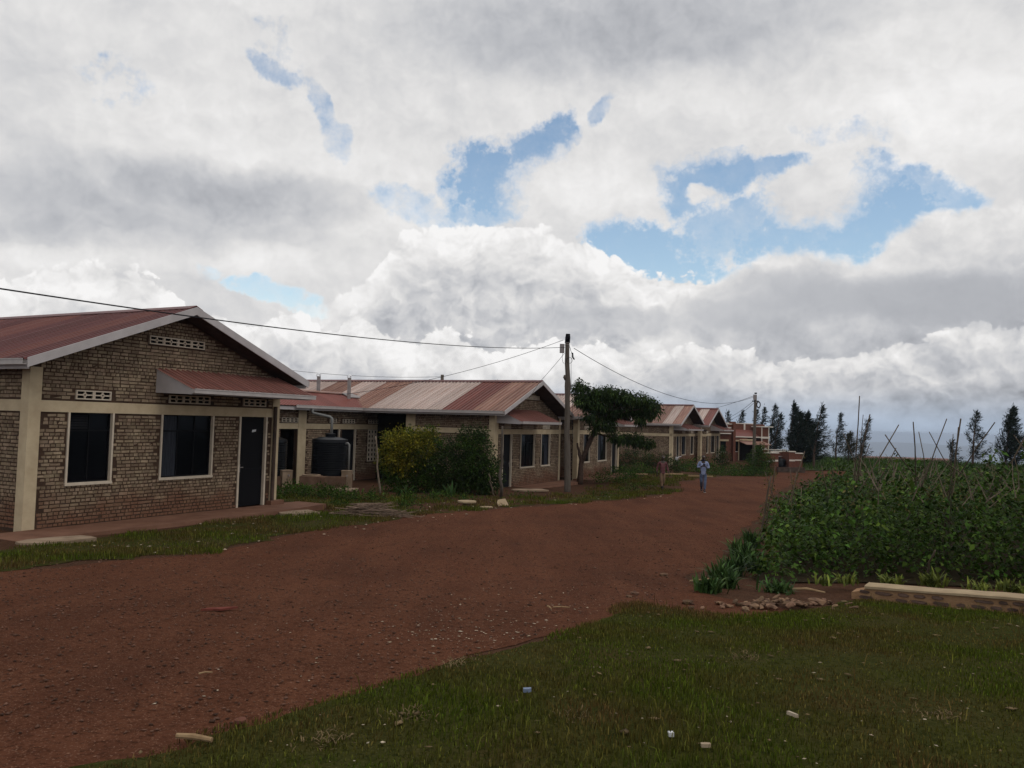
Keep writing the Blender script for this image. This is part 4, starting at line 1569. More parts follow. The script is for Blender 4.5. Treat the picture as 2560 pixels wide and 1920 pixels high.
def latrine_block():
    root = empty('latrine_block', P_LAT, math.radians(8))
    tag(root, 'small roofless brick block with pale bands at the far road end', 'outbuilding')

    def part(name, m, *boxes, parent=root):
        b = MB()
        for q in boxes:
            b.box(*q)
        return b.build(name, M[m], parent)
    for q in ((0, 1.25, 0, .2, -.3, 1.75), (1.05, 1.25, .2, 1.5, -.3, 1.75),):
        part('wall', 'brick_red', q)
    for q in ((1.25, 2.6, 1.5, 1.7, -.3, 1.85), (2.35, 2.95, .1, .3, -.3, 1.9), (2.95, 3.95, .6, .8, -.3, 1.75), (2.35, 2.5, .3, 1.5, -.3, 1.9),):
        part('wall', 'brick_red', q)
    for q in ((3.75, 3.95, .8, 2.5, -.3, 1.75), (0, .2, .2, 2.5, -.3, 1.75),):
        part('wall', 'brick_red', q)
    for q in ((-.05, 1.3, -.05, .25, 1.75, 1.84), (1.0, 1.3, .25, 1.75, 1.75, 1.84), (1.3, 2.7, 1.45, 1.75, 1.852, 1.93), (2.3, 3.0, .05, .35, 1.9, 1.99), (2.95, 4.0, .55, .85, 1.75, 1.83), (.5, 3.2, 2.2, 2.35, 2.0, 2.05),):
        part('coping', 'trim_white', q)
    for q in ((.05, .55, -.03, -.001, .95, 1.1), (.65, 1.2, -.03, -.001, 1.0, 1.15), (2.36, 2.94, .07, .099, 1.05, 1.2), (2.96, 3.9, .57, .599, 1.08, 1.2),):
        part('band', 'trim_white', q)
    part('low_wall', 'pipe_dark', (1.05, 3.75, -.25, -.1, -.3, .50))
    part('roof_scrap', 'zinc', (1.25, 1.95, .6, 1.4, 1.42, 1.46))
    t = MB()
    t.lathe([(.0, -.2), (.62, -.2), (.62, 1.1), (.5, 1.22), (.2, 1.28), (.2, 1.36), (0, 1.36)], 18, 1.75, .95)
    tk = t.build('water_tank', M['tank'], None, smooth=True)
    tk.matrix_world = Matrix.Translation(P_LAT) @ Matrix.Rotation(math.radians(8), 4, 'Z')
    tag(tk, 'black water tank in the recess of the small far brick block', 'water tank')


P_LAT = (23.766, 74.553, -2.376)
latrine_block()


# far long building with a red roof lower down the slope
def far_barn():
    root = empty('far_building', P_BARN, math.radians(-6))
    tag(root, 'long low building with red roof beyond the bean field', 'building')
    b = MB(); b.box(0, 11, 0, 5, -3, 1.9); b.build('wall', M['brick_red'], root)
    b = MB(); b.prism([(-.5, 1.9), (2.5, 2.7), (5.5, 1.9), (5.5, 1.82), (2.5, 2.62), (-.5, 1.82)], -.6, 12.5, 'x'); b.build('roof', M['roof_red'], root)
    for k in range(5):
        b = MB(); b.box(.6 + 2.1 * k, 1.5 + 2.1 * k, -.03, .0, .6, 1.6); b.build('window', M['pane'], root)


P_BARN = (56.169, 125.000, -4.921)
far_barn()

# ---------------------------------------------------------------- vegetation
def leaf_arrays(P, D, U, ln, wd, fold=.25, droop=.0):
    """leaf blades: 4 triangles each. P base points, D directions, U up hints, ln/wd sizes (arrays)"""
    D = D / np.linalg.norm(D, axis=1, keepdims=True)
    S = np.cross(D, U)
    S /= np.linalg.norm(S, axis=1, keepdims=True) + 1e-9
    N = np.cross(S, D)
    ln, wd = ln[:, None], wd[:, None]
    V = np.empty((len(P), 5, 3))
    V[:, 0] = P
    mid = P + D * ln * .45
    V[:, 1] = mid + S * wd * .5 + N * wd * fold * .5
    V[:, 2] = mid - S * wd * .5 + N * wd * fold * .5
    V[:, 3] = mid
    V[:, 4] = P + D * ln - np.array([0, 0, 1]) * ln * droop
    k = np.arange(len(P))[:, None] * 5
    T = np.concatenate([k + [0, 1, 3], k + [0, 3, 2], k + [1, 4, 3], k + [3, 4, 2]], 1).reshape(-1, 3)
    return V.reshape(-1, 3), T


def unit(rs, n):
    v = rs.normal(size=(n, 3))
    return v / np.linalg.norm(v, axis=1, keepdims=True)


def leaf_cloud(blobs, n, size, rs, shell=.45, droop=0.0, down=0.0, wr=.5, spread=2.0):
    """leaves spread through ellipsoids, denser near the outside, with clumps and gaps"""
    vol = np.array([b[3] * b[4] + b[4] * b[5] + b[3] * b[5] for b in blobs])
    cnt = np.maximum(8, (n * vol / vol.sum()).astype(int))
    Ps, Ds = [], []
    for b, c in zip(blobs, cnt):
        tw = max(6, c // 16)                      # twigs carry the leaves in clumps
        d = unit(rs, tw)
        r = rs.uniform(0, 1, tw) ** shell
        tp = np.array(b[:3]) + d * r[:, None] * np.array(b[3:6])
        k = rs.randint(0, tw, c)
        off = unit(rs, c) * rs.uniform(0, 1, (c, 1)) ** .6 * size * spread
        Ps.append(tp[k] + off)
        Ds.append(off / size + d[k] * .7 + rs.normal(size=(c, 3)) * .45 - np.array([0, 0, down]))
    P, D = np.concatenate(Ps), np.concatenate(Ds)
    n = len(P)
    U = np.array([0, 0, 1.0]) + rs.normal(size=(n, 3)) * .6
    ln = size * rs.uniform(.6, 1.3, n)
    return leaf_arrays(P, D, U, ln, ln * wr * rs.uniform(.8, 1.2, n), droop=droop)


def stems(b, base, tips, r0, r1, rs, wob=.08, n=5):
    base = Vector(base)
    for t in tips:
        t = Vector(t)
        pts = []
        for k in range(n + 1):
            f = k / n
            p = base.lerp(t, f)
            p += Vector((rs.uniform(-wob, wob), rs.uniform(-wob, wob), rs.uniform(-wob, wob) * .5)) * math.sin(f * math.pi)
            pts.append(p)
        b.tube(pts, [r0 + (r1 - r0) * k / n for k in range(n + 1)], 5)


def shrub(name, label, base, blobs, n, size, m, seed, cat='bush', group=None, extra=None, droop=.15):
    """blobs are relative to base"""
    rs = np.random.RandomState(seed)
    rr = random.Random(seed)
    root = empty(name, base)
    tag(root, label, cat, group)
    b = MB()
    stems(b, (0, 0, -.05), [(q[0] + rr.uniform(-.2, .2), q[1], q[2]) for q in blobs], .035, .012, rr, .12)
    b.build('stem', M['bark'], root)
    V, T = leaf_cloud(blobs, n, size, rs, droop=droop)
    np_mesh('foliage', V, T, M[m], root)
    if extra:
        V, T = leaf_cloud(extra[0], extra[1], size, rs, droop=droop, shell=.8)
        np_mesh('foliage', V, T, M[extra[2]], root)
    return root


shrub('bush', 'large bush with yellow leaf tips in front of the second house', (-3.72, 31.6, -1.28),
      [(-.8, 0, .9, .65, .8, .95), (-.5, .1, 1.5, .8, .8, .95), (.2, .1, 1.35, .95, .9, 1.1), (.8, 0, 1.1, .85, .85, 1.15), (-1.0, -.1, 1.75, .35, .4, .55), (.55, .1, 2.1, .4, .4, .55), (0, 0, .5, 1.5, .9, .6), (-.25, .0, 2.25, .35, .4, .45)],
      15000, .10, 'leaf_mid', 31, extra=([(-.7, -.1, 2.0, .75, .7, .6), (.35, -.05, 2.15, .7, .6, .45), (-1.1, -.2, 1.55, .4, .5, .7), (-.2, -.5, 1.75, 1.15, .55, .8), (-.6, -.55, 1.3, .7, .4, .7)], 8000, 'leaf_yellow'))
shrub('bush', 'dark green rounded bush at the corner of the second house', (-1.6, 31.2, -1.26),
      [(-.6, 0, 1.1, .85, .85, 1.15), (.1, 0, 1.45, .9, .85, 1.15), (.6, .05, 1.0, .7, .8, 1.05), (.15, 0, 2.25, .55, .5, .5), (.85, .1, .6, .5, .6, .6), (0, -.1, .5, 1.2, .9, .55)],
      15000, .10, 'leaf_dark', 32, extra=([(.1, -.3, 2.0, .8, .6, .6), (.3, -.6, 1.3, .9, .5, .8)], 1300, 'leaf_mid'))


def stake_in(name, label, a, t, r, cat='stake', m='wood', group=None):
    b = MB()
    a, t = Vector(a), Vector(t)
    rr = random.Random(int(a.x * 1000))
    pts = [(a.lerp(t, k / 6) - a) + Vector((rr.uniform(-1, 1), rr.uniform(-1, 1), 0)) * r * 1.2 * (0 < k < 6) for k in range(7)]
    b.tube(pts, [r * (1.1 - .4 * k / 6) for k in range(7)], 7)
    o = b.build(name, M[m], None, smooth=True, loc=a)
    tag(o, label, cat, group)
    return o


stake_in('support_pole', 'slim weathered wooden pole standing at the right of the dark bush', (-0.289, 29.165, -1.191), (-0.300, 28.600, 1.434), .055, 'pole', 'pole')
stake_in('stick', 'pale crooked stick leaning into the dark green bush', (-0.540, 30.114, -1.214), (-0.762, 29.600, -0.336), .028)
stake_in('stick', 'tall pale stick leaning at the left of the yellow-tipped bush', (-4.517, 28.308, -1.171), (-4.812, 28.600, 0.966), .035)

# ---- flat-topped tree with drooping leaves in front of the third house
def umbrella_tree():
    base = (3.641, 41.574, -1.524)
    root = empty('umbrella_tree', base)
    tag(root, 'flat-topped leaning tree with forked trunk in front of third house', 'tree')
    rr = random.Random(5)
    rs = np.random.RandomState(5)
    X0, Z0 = base[0], base[2]

    def R(px, py, dy=0.0):          # metres from the foot of the trunk, as measured on the tree
        return ((px - 1449) / 47.3, dy, (1211 - py) / 47.3)
    b = MB()
    fork = R(1452, 1150)
    b.tube([(0, 0, -.1), R(1450, 1190), fork, R(1446, 1135)], [.19, .15, .12, .09], 9)
    b.tube([R(1450, 1165), R(1462, 1130), R(1478, 1090), R(1490, 1060), R(1497, 1035)], [.12, .12, .115, .10, .08], 9)
    b.build('trunk', M['bark'], root, smooth=True)
    l = MB()
    for tip in ((1450, 985, .3), (1475, 975, -.6), (1510, 985, .7), (1550, 985, -.4), (1590, 995, .5), (1620, 1015, -.3), (1470, 1030, -.7), (1530, 1020, .9)):
        stems(l, R(1495, 1045), [R(*tip)], .07, .02, rr, .16, 6)
    stems(l, R(1482, 1085), [R(1505, 1060, -.5), R(1545, 1095, -.5), R(1600, 1105, .3)], .05, .015, rr, .12, 6)
    stems(l, R(1446, 1137), [R(1441, 1110)], .08, .05, rr, .03, 3)
    l.build('limb', M['bark'], root)
    B = lambda px, py, dy, rx, ry, rz: (*R(px, py, dy), rx, ry, rz * .86)
    bl = [B(1446, 972, 0, .42, .9, .30), B(1462, 990, .2, .7, 1.2, .42), B(1480, 1015, -.3, .8, 1.2, .45), B(1500, 985, 0, .8, 1.3, .33), B(1535, 992, .2, .95, 1.4, .42), B(1570, 1000, -.2, .95, 1.3, .42), B(1605, 1012, 0, .75, 1.1, .42), B(1620, 1028, .1, .55, .8, .38),
          B(1555, 1028, .4, 1.0, 1.1, .30), B(1450, 1010, -.3, .5, .7, .28), B(1590, 1045, -.3, .45, .6, .35), B(1500, 1068, -.5, .7, .7, .50), B(1468, 1045, -.6, .5, .6, .35), B(1520, 1040, .4, .6, .8, .3),
          B(1535, 1095, -.5, .55, .6, .25), B(1570, 1095, -.3, .75, .7, .32), B(1605, 1105, 0, .5, .6, .25)]
    V, T = leaf_cloud(bl, 15000, .18, rs, shell=.5, droop=.35, down=.6, wr=.36, spread=1.15)
    np_mesh('crown', V, T, M['leaf_dark'], root)


umbrella_tree()


# ---- casuarinas: upswept feathery needles bent by the wind
def casuarina(label, base, h, w, seed, m='needle', lean=.12, bare=.12, dens=1.0):
    rs = np.random.RandomState(seed)
    rr = random.Random(seed)
    root = empty('casuarina_tree', base)
    tag(root, label, 'tree', 'casuarina trees along the plateau edge')
    tr = MB()
    n = 8
    pts = [Vector((lean * h * (k / n) ** 1.7 + rr.uniform(-.06, .06), rr.uniform(-.06, .06), h * .96 * k / n - .15 * (k == 0))) for k in range(n + 1)]
    tr.tube(pts, [.035 * h * .55 * (1 - .9 * k / n) + .012 for k in range(n + 1)], 7)
    tr.build('trunk', M['bark'], root)
    lm = MB()
    Ps, Ds, Ls = [], [], []
    nb = int(36 * dens)
    for i in range(nb):
        f = bare + (1 - bare) * ((i + rr.random()) / nb)
        k = min(n - 1, int(f * n))
        p = pts[k].lerp(pts[k + 1], f * n - k)
        prof = (1 - f) ** .85 * (.62 + .38 * math.sin(min(1, f * 3.2) * math.pi / 2))
        ln = w * .52 * prof * rr.uniform(.45, 1.35) + .12
        a = rr.uniform(0, 2 * math.pi)
        d = Vector((math.cos(a) + .52, math.sin(a), rr.uniform(.25, .8) + f * .5)).normalized()
        q = [p + d * ln * t + Vector((.16 * ln * t * t, 0, .22 * ln * t * t)) for t in (0, .35, .7, 1.0)]
        lm.tube(q, [.03 * (1 - f * .6), .02, .012, .006], 4, cap=False)
        c = int((14 + 40 * ln) * dens)
        t = rs.uniform(.15, 1.02, c)
        P = np.array(p)[None] + np.array(d)[None] * (ln * t)[:, None]
        P[:, 0] += .16 * ln * t * t
        P[:, 2] += .22 * ln * t * t
        P += rs.normal(size=(c, 3)) * .09 * (1 + ln * .35)
        D = np.array(d)[None] * .8 + rs.normal(size=(c, 3)) * .5 + np.array([.42, 0, .28])
        Ps.append(P); Ds.append(D); Ls.append(rs.uniform(.22, .55, c))
    # feathery leader
    c = int(60 * dens)
    P = np.array(pts[-1])[None] + rs.normal(size=(c, 3)) * [.07, .07, .22] - [0, 0, .15]
    Ps.append(P); Ds.append(rs.normal(size=(c, 3)) * .22 + [.35, 0, 1]); Ls.append(rs.uniform(.25, .6, c))
    lm.build('limb', M['bark'], root)
    P, D, Ln = np.concatenate(Ps), np.concatenate(Ds), np.concatenate(Ls)
    V, T = leaf_arrays(P, D, rs.normal(size=(len(P), 3)), Ln, Ln * .11 + .016, fold=0, droop=.12)
    np_mesh('crown', V, T, M[m], root)


CAS = [
    ('small feathery treetop peeking over the parapets beside the fifth house', (26.535, 100.000, -1.928), 5.48, 1.7, 100, 'needle', 0.10, 0.30, 0.7),
    ('slender casuarina behind the parapets, left of the far utility pole', (28.100, 100.000, -1.928), 5.63, 2.1, 101, 'needle', 0.13, 0.30, 0.8),
    ('casuarina right behind the far utility pole', (29.373, 98.000, -1.928), 6.03, 2.3, 102, 'needle', 0.09, 0.20, 0.8),
    ('casuarina just right of the far utility pole', (30.388, 98.000, -1.928), 6.06, 2.2, 103, 'needle', 0.10, 0.20, 0.8),
    ('twin-topped casuarina above the right end of the parapets', (31.406, 97.000, -2.066), 6.59, 2.6, 104, 'needle', 0.08, 0.15, 1.0),
    ('casuarina leaning out over the brick building right corner', (31.219, 95.000, -2.254), 5.65, 2.8, 105, 'needle', 0.13, 0.10, 1.0),
    ('tallest dense casuarina left in the dark group behind the latrine block', (32.442, 93.000, -2.477), 7.18, 3.3, 106, 'needle', 0.05, 0.05, 1.8),
    ('casuarina filling the middle of the dark group behind the latrine block', (32.114, 90.000, -2.478), 6.02, 3.6, 107, 'needle', 0.06, 0.04, 1.9),
    ('broad casuarina at the right of the dark group with a bare spike', (33.354, 91.000, -2.478), 6.02, 4.0, 108, 'needle', 0.05, 0.04, 1.9),
    ('tall open casuarina with bare trunk standing right of the brick block', (31.776, 84.000, -2.478), 6.62, 2.9, 109, 'needle', 0.12, 0.22, 1.0),
    ('gappy casuarina with tattered left side, second right of brick block', (42.155, 104.000, -2.478), 6.36, 3.4, 110, 'needle', 0.09, 0.12, 0.9),
    ('low brownish bushy tree between two casuarinas above the meadow', (42.190, 100.000, -2.478), 3.81, 3.6, 111, 'needle_brown', 0.03, 0.05, 1.0),
    ('thin leaning casuarina behind the tallest bean stake', (44.043, 101.000, -2.478), 5.79, 2.3, 112, 'needle', 0.18, 0.10, 0.8),
    ('small casuarina against the blue hills, left of a taller one', (53.133, 97.000, -2.478), 3.25, 2.4, 113, 'needle', 0.08, 0.10, 0.7),
    ('open casuarina with gaps of sky standing above the bean field', (53.587, 93.000, -2.478), 6.89, 3.6, 114, 'needle', 0.07, 0.12, 1.0),
    ('rightmost casuarina, full and dark, leaning away from the wind', (55.574, 90.000, -2.478), 7.32, 4.2, 115, 'needle', 0.11, 0.06, 1.9),]
for q in CAS:
    casuarina(*q)

# ---- hedges, weeds and lower plants
def weeds(name, pts, n, size, m, seed, label=None):
    rs = np.random.RandomState(seed)
    V, T = leaf_cloud([(x, y, ground_z(x, y) + h * .45, rx, ry, h * .6) for x, y, h, rx, ry in pts], n, size, rs, shell=.6)
    o = np_mesh(name, V, T, M[m])
    o['kind'] = 'stuff'
    return o


shrub('hedge', 'clipped dark hedge in front of the long wall of fourth house', (9.2, 56, -1.62),
      [(-1.7, 0, .55, .9, .7, .75), (-.8, 0, .75, .9, .7, .8), (.1, 0, .8, .9, .7, .8), (1.0, 0, .75, .9, .7, .75), (1.9, 0, .6, .8, .7, .65), (2.5, .1, .4, .5, .6, .5)], 6000, .11, 'leaf_dark', 41, cat='hedge')
shrub('bush', 'pale green leafy bush at the foot of the second utility pole', (19.9, 63.5, -2.05),
      [(-.6, 0, .9, .7, .7, 1.0), (.1, 0, 1.3, .75, .7, 1.1), (.55, 0, .8, .6, .6, .9), (-.2, 0, 1.9, .5, .5, .7), (-.9, 0, .5, .6, .6, .6)], 4500, .12, 'leaf_mid', 42)
shrub('bush', 'small dark bush in front of the pale posts of the parapet building', (17.4, 65.5, -1.75),
      [(-.3, 0, .9, .55, .5, .75), (.2, 0, .7, .6, .5, .7), (-.1, 0, 1.4, .35, .4, .5)], 1800, .11, 'leaf_dark', 43)
weeds('weeds', [(5.5, 45, .5, .9, .8), (6.5, 48, .7, 1.1, 1.0), (7.6, 50.5, .7, 1.2, 1.2), (5.9, 43.2, .35, .8, .7), (7.2, 46.5, .5, .9, .9), (8.6, 53, .8, 1.0, 1.0), (4.8, 43.3, .35, .7, .6), (9.8, 54, .6, 1.0, .8)], 5200, .10, 'leaf_mid', 51)
weeds('weeds', [(14.2, 62, .5, 1.0, .8), (15.6, 62.6, .7, 1.2, .9), (17.0, 63, .9, 1.2, .9), (18.4, 63, 1.0, 1.2, .9), (13.0, 61, .4, 1.0, .7), (19.6, 62.2, .7, 1.0, .7), (15.0, 59.5, .35, 1.0, .7), (16.8, 60.0, .5, 1.2, .8), (18.6, 61.3, .6, 1.2, .7), (14.8, 66.5, .7, 1.3, .9), (16.5, 68, .9, 1.3, .9)], 8500, .12, 'leaf_mid', 52)
weeds('weeds', [(-7.9, 26.6, .32, .8, .7), (-7.0, 27.2, .34, .8, .7), (-6.0, 27.0, .34, .8, .6), (-5.2, 26.6, .32, .7, .6), (-7.6, 28.2, .35, .8, .7), (-6.4, 28.6, .3, .8, .6), (-4.4, 25.9, .34, .55, .5), (-3.2, 25.6, .30, .5, .45), (-8.4, 25.4, .3, .6, .8), (-2.4, 27.5, .22, .6, .5), (-8.8, 27.5, .35, .6, .8)], 6500, .085, 'leaf_mid', 53)
weeds('creeping_weeds', [(-5.0, 24.4, .14, .9, .6), (-3.0, 24.0, .12, .8, .6), (-1.5, 27.6, .14, .9, .7), (.5, 30.5, .12, .7, .6), (3.6, 33.5, .12, 1.0, .6), (5.6, 37.5, .2, .9, .7), (6.6, 40.2, .25, .9, .9), (-4.2, 29.5, .25, 1.2, .6), (-2.6, 29.6, .22, 1.0, .6)], 3800, .07, 'leaf_mid', 54)


def clump(name, label, base, n, ln, m, seed, cat='plant', group=None, spread=1.0, wd=.032, up=.9):
    """tuft of arching strap leaves"""
    rs = np.random.RandomState(seed)
    vs, fs = [], []
    for i in range(n):
        a = rs.uniform(0, 2 * math.pi)
        L_ = ln * rs.uniform(.55, 1.15)
        out = rs.uniform(.25, 1.0) * spread
        x0, y0 = rs.normal() * .07 * spread, rs.normal() * .07 * spread
        s = (-math.sin(a), math.cos(a))
        k0 = len(vs)
        for j in range(5):
            t = j / 4
            r = out * L_ * (t ** 1.3) * .75
            z = L_ * up * (t - .55 * out * t * t)
            w = wd * (.7 + .6 * t) * (1 - t ** 3) * .5 + .001
            vs.append((x0 + math.cos(a) * r - s[0] * w, y0 + math.sin(a) * r - s[1] * w, z))
            vs.append((x0 + math.cos(a) * r + s[0] * w, y0 + math.sin(a) * r + s[1] * w, z))
        for j in range(4):
            q = k0 + 2 * j
            fs.append((q, q + 1, q + 3, q + 2))
    o = np_mesh(name, np.array(vs), np.array(fs), M[m])
    o.location = (base[0], base[1], base[2])
    tag(o, label, cat, group)
    return o


GR = 'strap-leaved clumps edging the bean field'
for i, (q, n, ln, lab) in enumerate([
        ((2.660, 10.559, -0.554), 70, .34, 'lowest strap-leaved clump at the corner of the bean field by the road'),
        ((3.127, 11.838, -0.655), 70, .42, 'strap-leaved clump just above the lowest one at the field corner'),
        ((3.547, 12.610, -0.703), 80, .48, 'full strap-leaved clump in the middle of the field edge'),
        ((4.114, 14.016, -0.783), 80, .50, 'strap-leaved clump against the bean leaves, third from the road corner'),
        ((4.466, 15.485, -0.845), 70, .50, 'strap-leaved clump leaning over the road edge'),
        ((5.113, 16.867, -0.890), 70, .55, 'tall strap-leaved clump beside the first bean stake'),
        ((4.054, 13.141, -0.738), 80, .45, 'strap-leaved clump under the bean leaves right of the others'),
        ((3.026, 11.138, -0.601), 60, .34, 'small strap-leaved clump behind the lowest clump')]):
    clump('strap_plant', lab, q, int(n * 1.7), ln, 'strap', 60 + i, group=GR)
clump('grass_clump', 'dark grassy clump at the edge of the rubble heap', (3.629, 10.800, -0.578), 120, .26, 'strap', 70, spread=1.25, wd=.03)
GL = 'lime green clumps behind the stone wall'
for i, (q, n, lab) in enumerate([
        ((4.332, 11.000, -0.493), 45, 'lime green tuft left of the stone wall end'),
        ((4.732, 11.200, -0.511), 50, 'lime green tuft just behind the left end of the wall coping'),
        ((5.342, 11.200, -0.505), 60, 'lime green tuft behind the wall, second from its left end'),
        ((5.739, 10.900, -0.455), 75, 'tall lime green tuft behind the middle of the stone wall'),
        ((6.270, 10.700, -0.458), 50, 'small lime green tuft behind the wall near a half-buried stone'),
        ((6.657, 10.600, -0.442), 80, 'wide lime green tuft behind the wall at the right')]):
    clump('lime_plant', lab, q, n, .22 if i != 3 else .30, 'strap_lime', 80 + i, group=GL, spread=1.1, wd=.028)
for i, (q, lab) in enumerate([((-3.75, 29.0, -1.2), 'broad-leaved seedling at the foot of the yellow bush, left'), ((-2.2, 29.4, -1.21), 'broad-leaved seedling at the foot of the bushes, right')]):
    clump('maize_plant', lab, q, 16, .75, 'strap', 90 + i, spread=.9, wd=.09, group='maize seedlings before the bushes')


# ---- bean field: climbing beans on crossed stakes
BEAN = [(3.5, 11.75), (5.3, 12.35), (7.9, 12.2), (13, 11.6), (24, 14), (34, 30), (30, 46), (17, 42), (11.8, 34.6), (7.9, 24.6), (6.1, 19.0), (4.9, 15.0)]


def bean_field():
    rs = np.random.RandomState(17)
    gx, gy = np.meshgrid(np.arange(2.4, 34, .56), np.concatenate([np.arange(11, 17, .56), np.arange(17, 26, .75), np.arange(26, 47, 1.2)]))
    X = (gx + rs.uniform(-.13, .13, gx.shape)).ravel()
    Y = (gy + rs.uniform(-.13, .13, gx.shape)).ravel()
    F = poly_sdf(BEAN, X, Y)
    ok = F > .05
    X, Y, F = X[ok], Y[ok], F[ok]
    nse = vfbm(X, Y, .7, 33)
    left = np.clip((X - (3.0 + (Y - 11.7) * .37)) / 2.9, 0, 1)      # low near the road, full height inside
    H = (.34 + (1.30 - .3 * np.clip((Y - 14) / 5, 0, 1)) * left) * (1 + nse * .40) * rs.uniform(.66, 1.18, len(X)) * np.where(rs.uniform(size=len(X)) < .14, 1.22, 1.0)
    Ps, Ds, Ls = [], [], []
    Z = gz_v(X, Y)
    for x, y, z, h, f in zip(X, Y, Z, H, F):
        near = 11.0 / y
        c = int((215 if f < 1.4 else 130 if f < 3.5 else 70) * min(1.0, near ** 1.0 * 1.15) * (h / 1.5) + 4)
        t = rs.uniform(.0, 1, c) ** (.95 if f < 3.5 else .45)
        a = rs.uniform(0, 6.28, c)
        r = .03 + .25 * rs.uniform(0, 1, c) ** .6 * (1.2 - .72 * t) * (1 + .03 * (y - 11))
        P = np.stack([x + r * np.cos(a), y + r * np.sin(a), z + h * t], 1)
        D = np.stack([np.cos(a) + rs.normal(size=c) * .5, np.sin(a) + rs.normal(size=c) * .5, rs.normal(size=c) * .35 - .15], 1)
        Ps.append(P); Ds.append(D)
        Ls.append(rs.uniform(.045, .105, c) * (1 + .045 * (y - 11)))
    P, D, Ln = np.concatenate(Ps), np.concatenate(Ds), np.concatenate(Ls)
    U = np.array([0, 0, 1.0]) + rs.normal(size=P.shape) * .45
    V, T = leaf_arrays(P, D, U, Ln, Ln * .78, fold=.2, droop=.3)
    o = np_mesh('bean_plants', V, T, M['leaf_bean'])
    o['kind'] = 'stuff'
    # withered vines climbing the stakes above the leaves
    Ps = []
    for a, t in VINES:
        c = 46
        f = rs.uniform(.15, .95, c) ** .8
        Ps.append(np.array(a)[None] * (1 - f[:, None]) + np.array(t)[None] * f[:, None] + rs.normal(size=(c, 3)) * .05)
    c = 2600                                  # withered leaves along the top of the crop
    yy = 12.5 + 16 * rs.uniform(0, 1, c) ** 1.4
    xx = 5.0 + (yy - 12) * .42 + rs.uniform(0, 1, c) * (8 + (yy - 12) * .4)
    Ps.append(np.stack([xx, yy, gz_v(xx, yy) + rs.uniform(1.05, 1.5, c)], 1))
    P = np.concatenate(Ps)
    Ln = rs.uniform(.03, .075, len(P))
    V, T = leaf_arrays(P, unit(rs, len(P)) - [0, 0, .3], unit(rs, len(P)), Ln, Ln * .5, droop=.3)
    o = np_mesh('withered_vines', V, T, M['leaf_dry'])
    o['kind'] = 'stuff'
    # thin dead twigs along the top of the crop
    b = MB()
    rr = random.Random(8)
    for i in range(270):
        y = 12.4 + 14 * rr.random() ** 1.5
        x = 5.2 + (y - 12) * .42 + rr.random() * (7.5 + (y - 12) * .4)
        z = ground_z(x, y) + rr.uniform(1.1, 1.6)
        d = Vector((rr.uniform(-.5, .5), rr.uniform(-.4, .4), rr.uniform(.3, 1))).normalized() * rr.uniform(.25, .6)
        p = Vector((x, y, z))
        b.tube([p, p + d * .5 + Vector((rr.uniform(-.03, .03), 0, 0)), p + d], [.010, .007, .004], 4, cap=False)
    o = b.build('dead_twigs', M['wood'])
    o['kind'] = 'stuff'


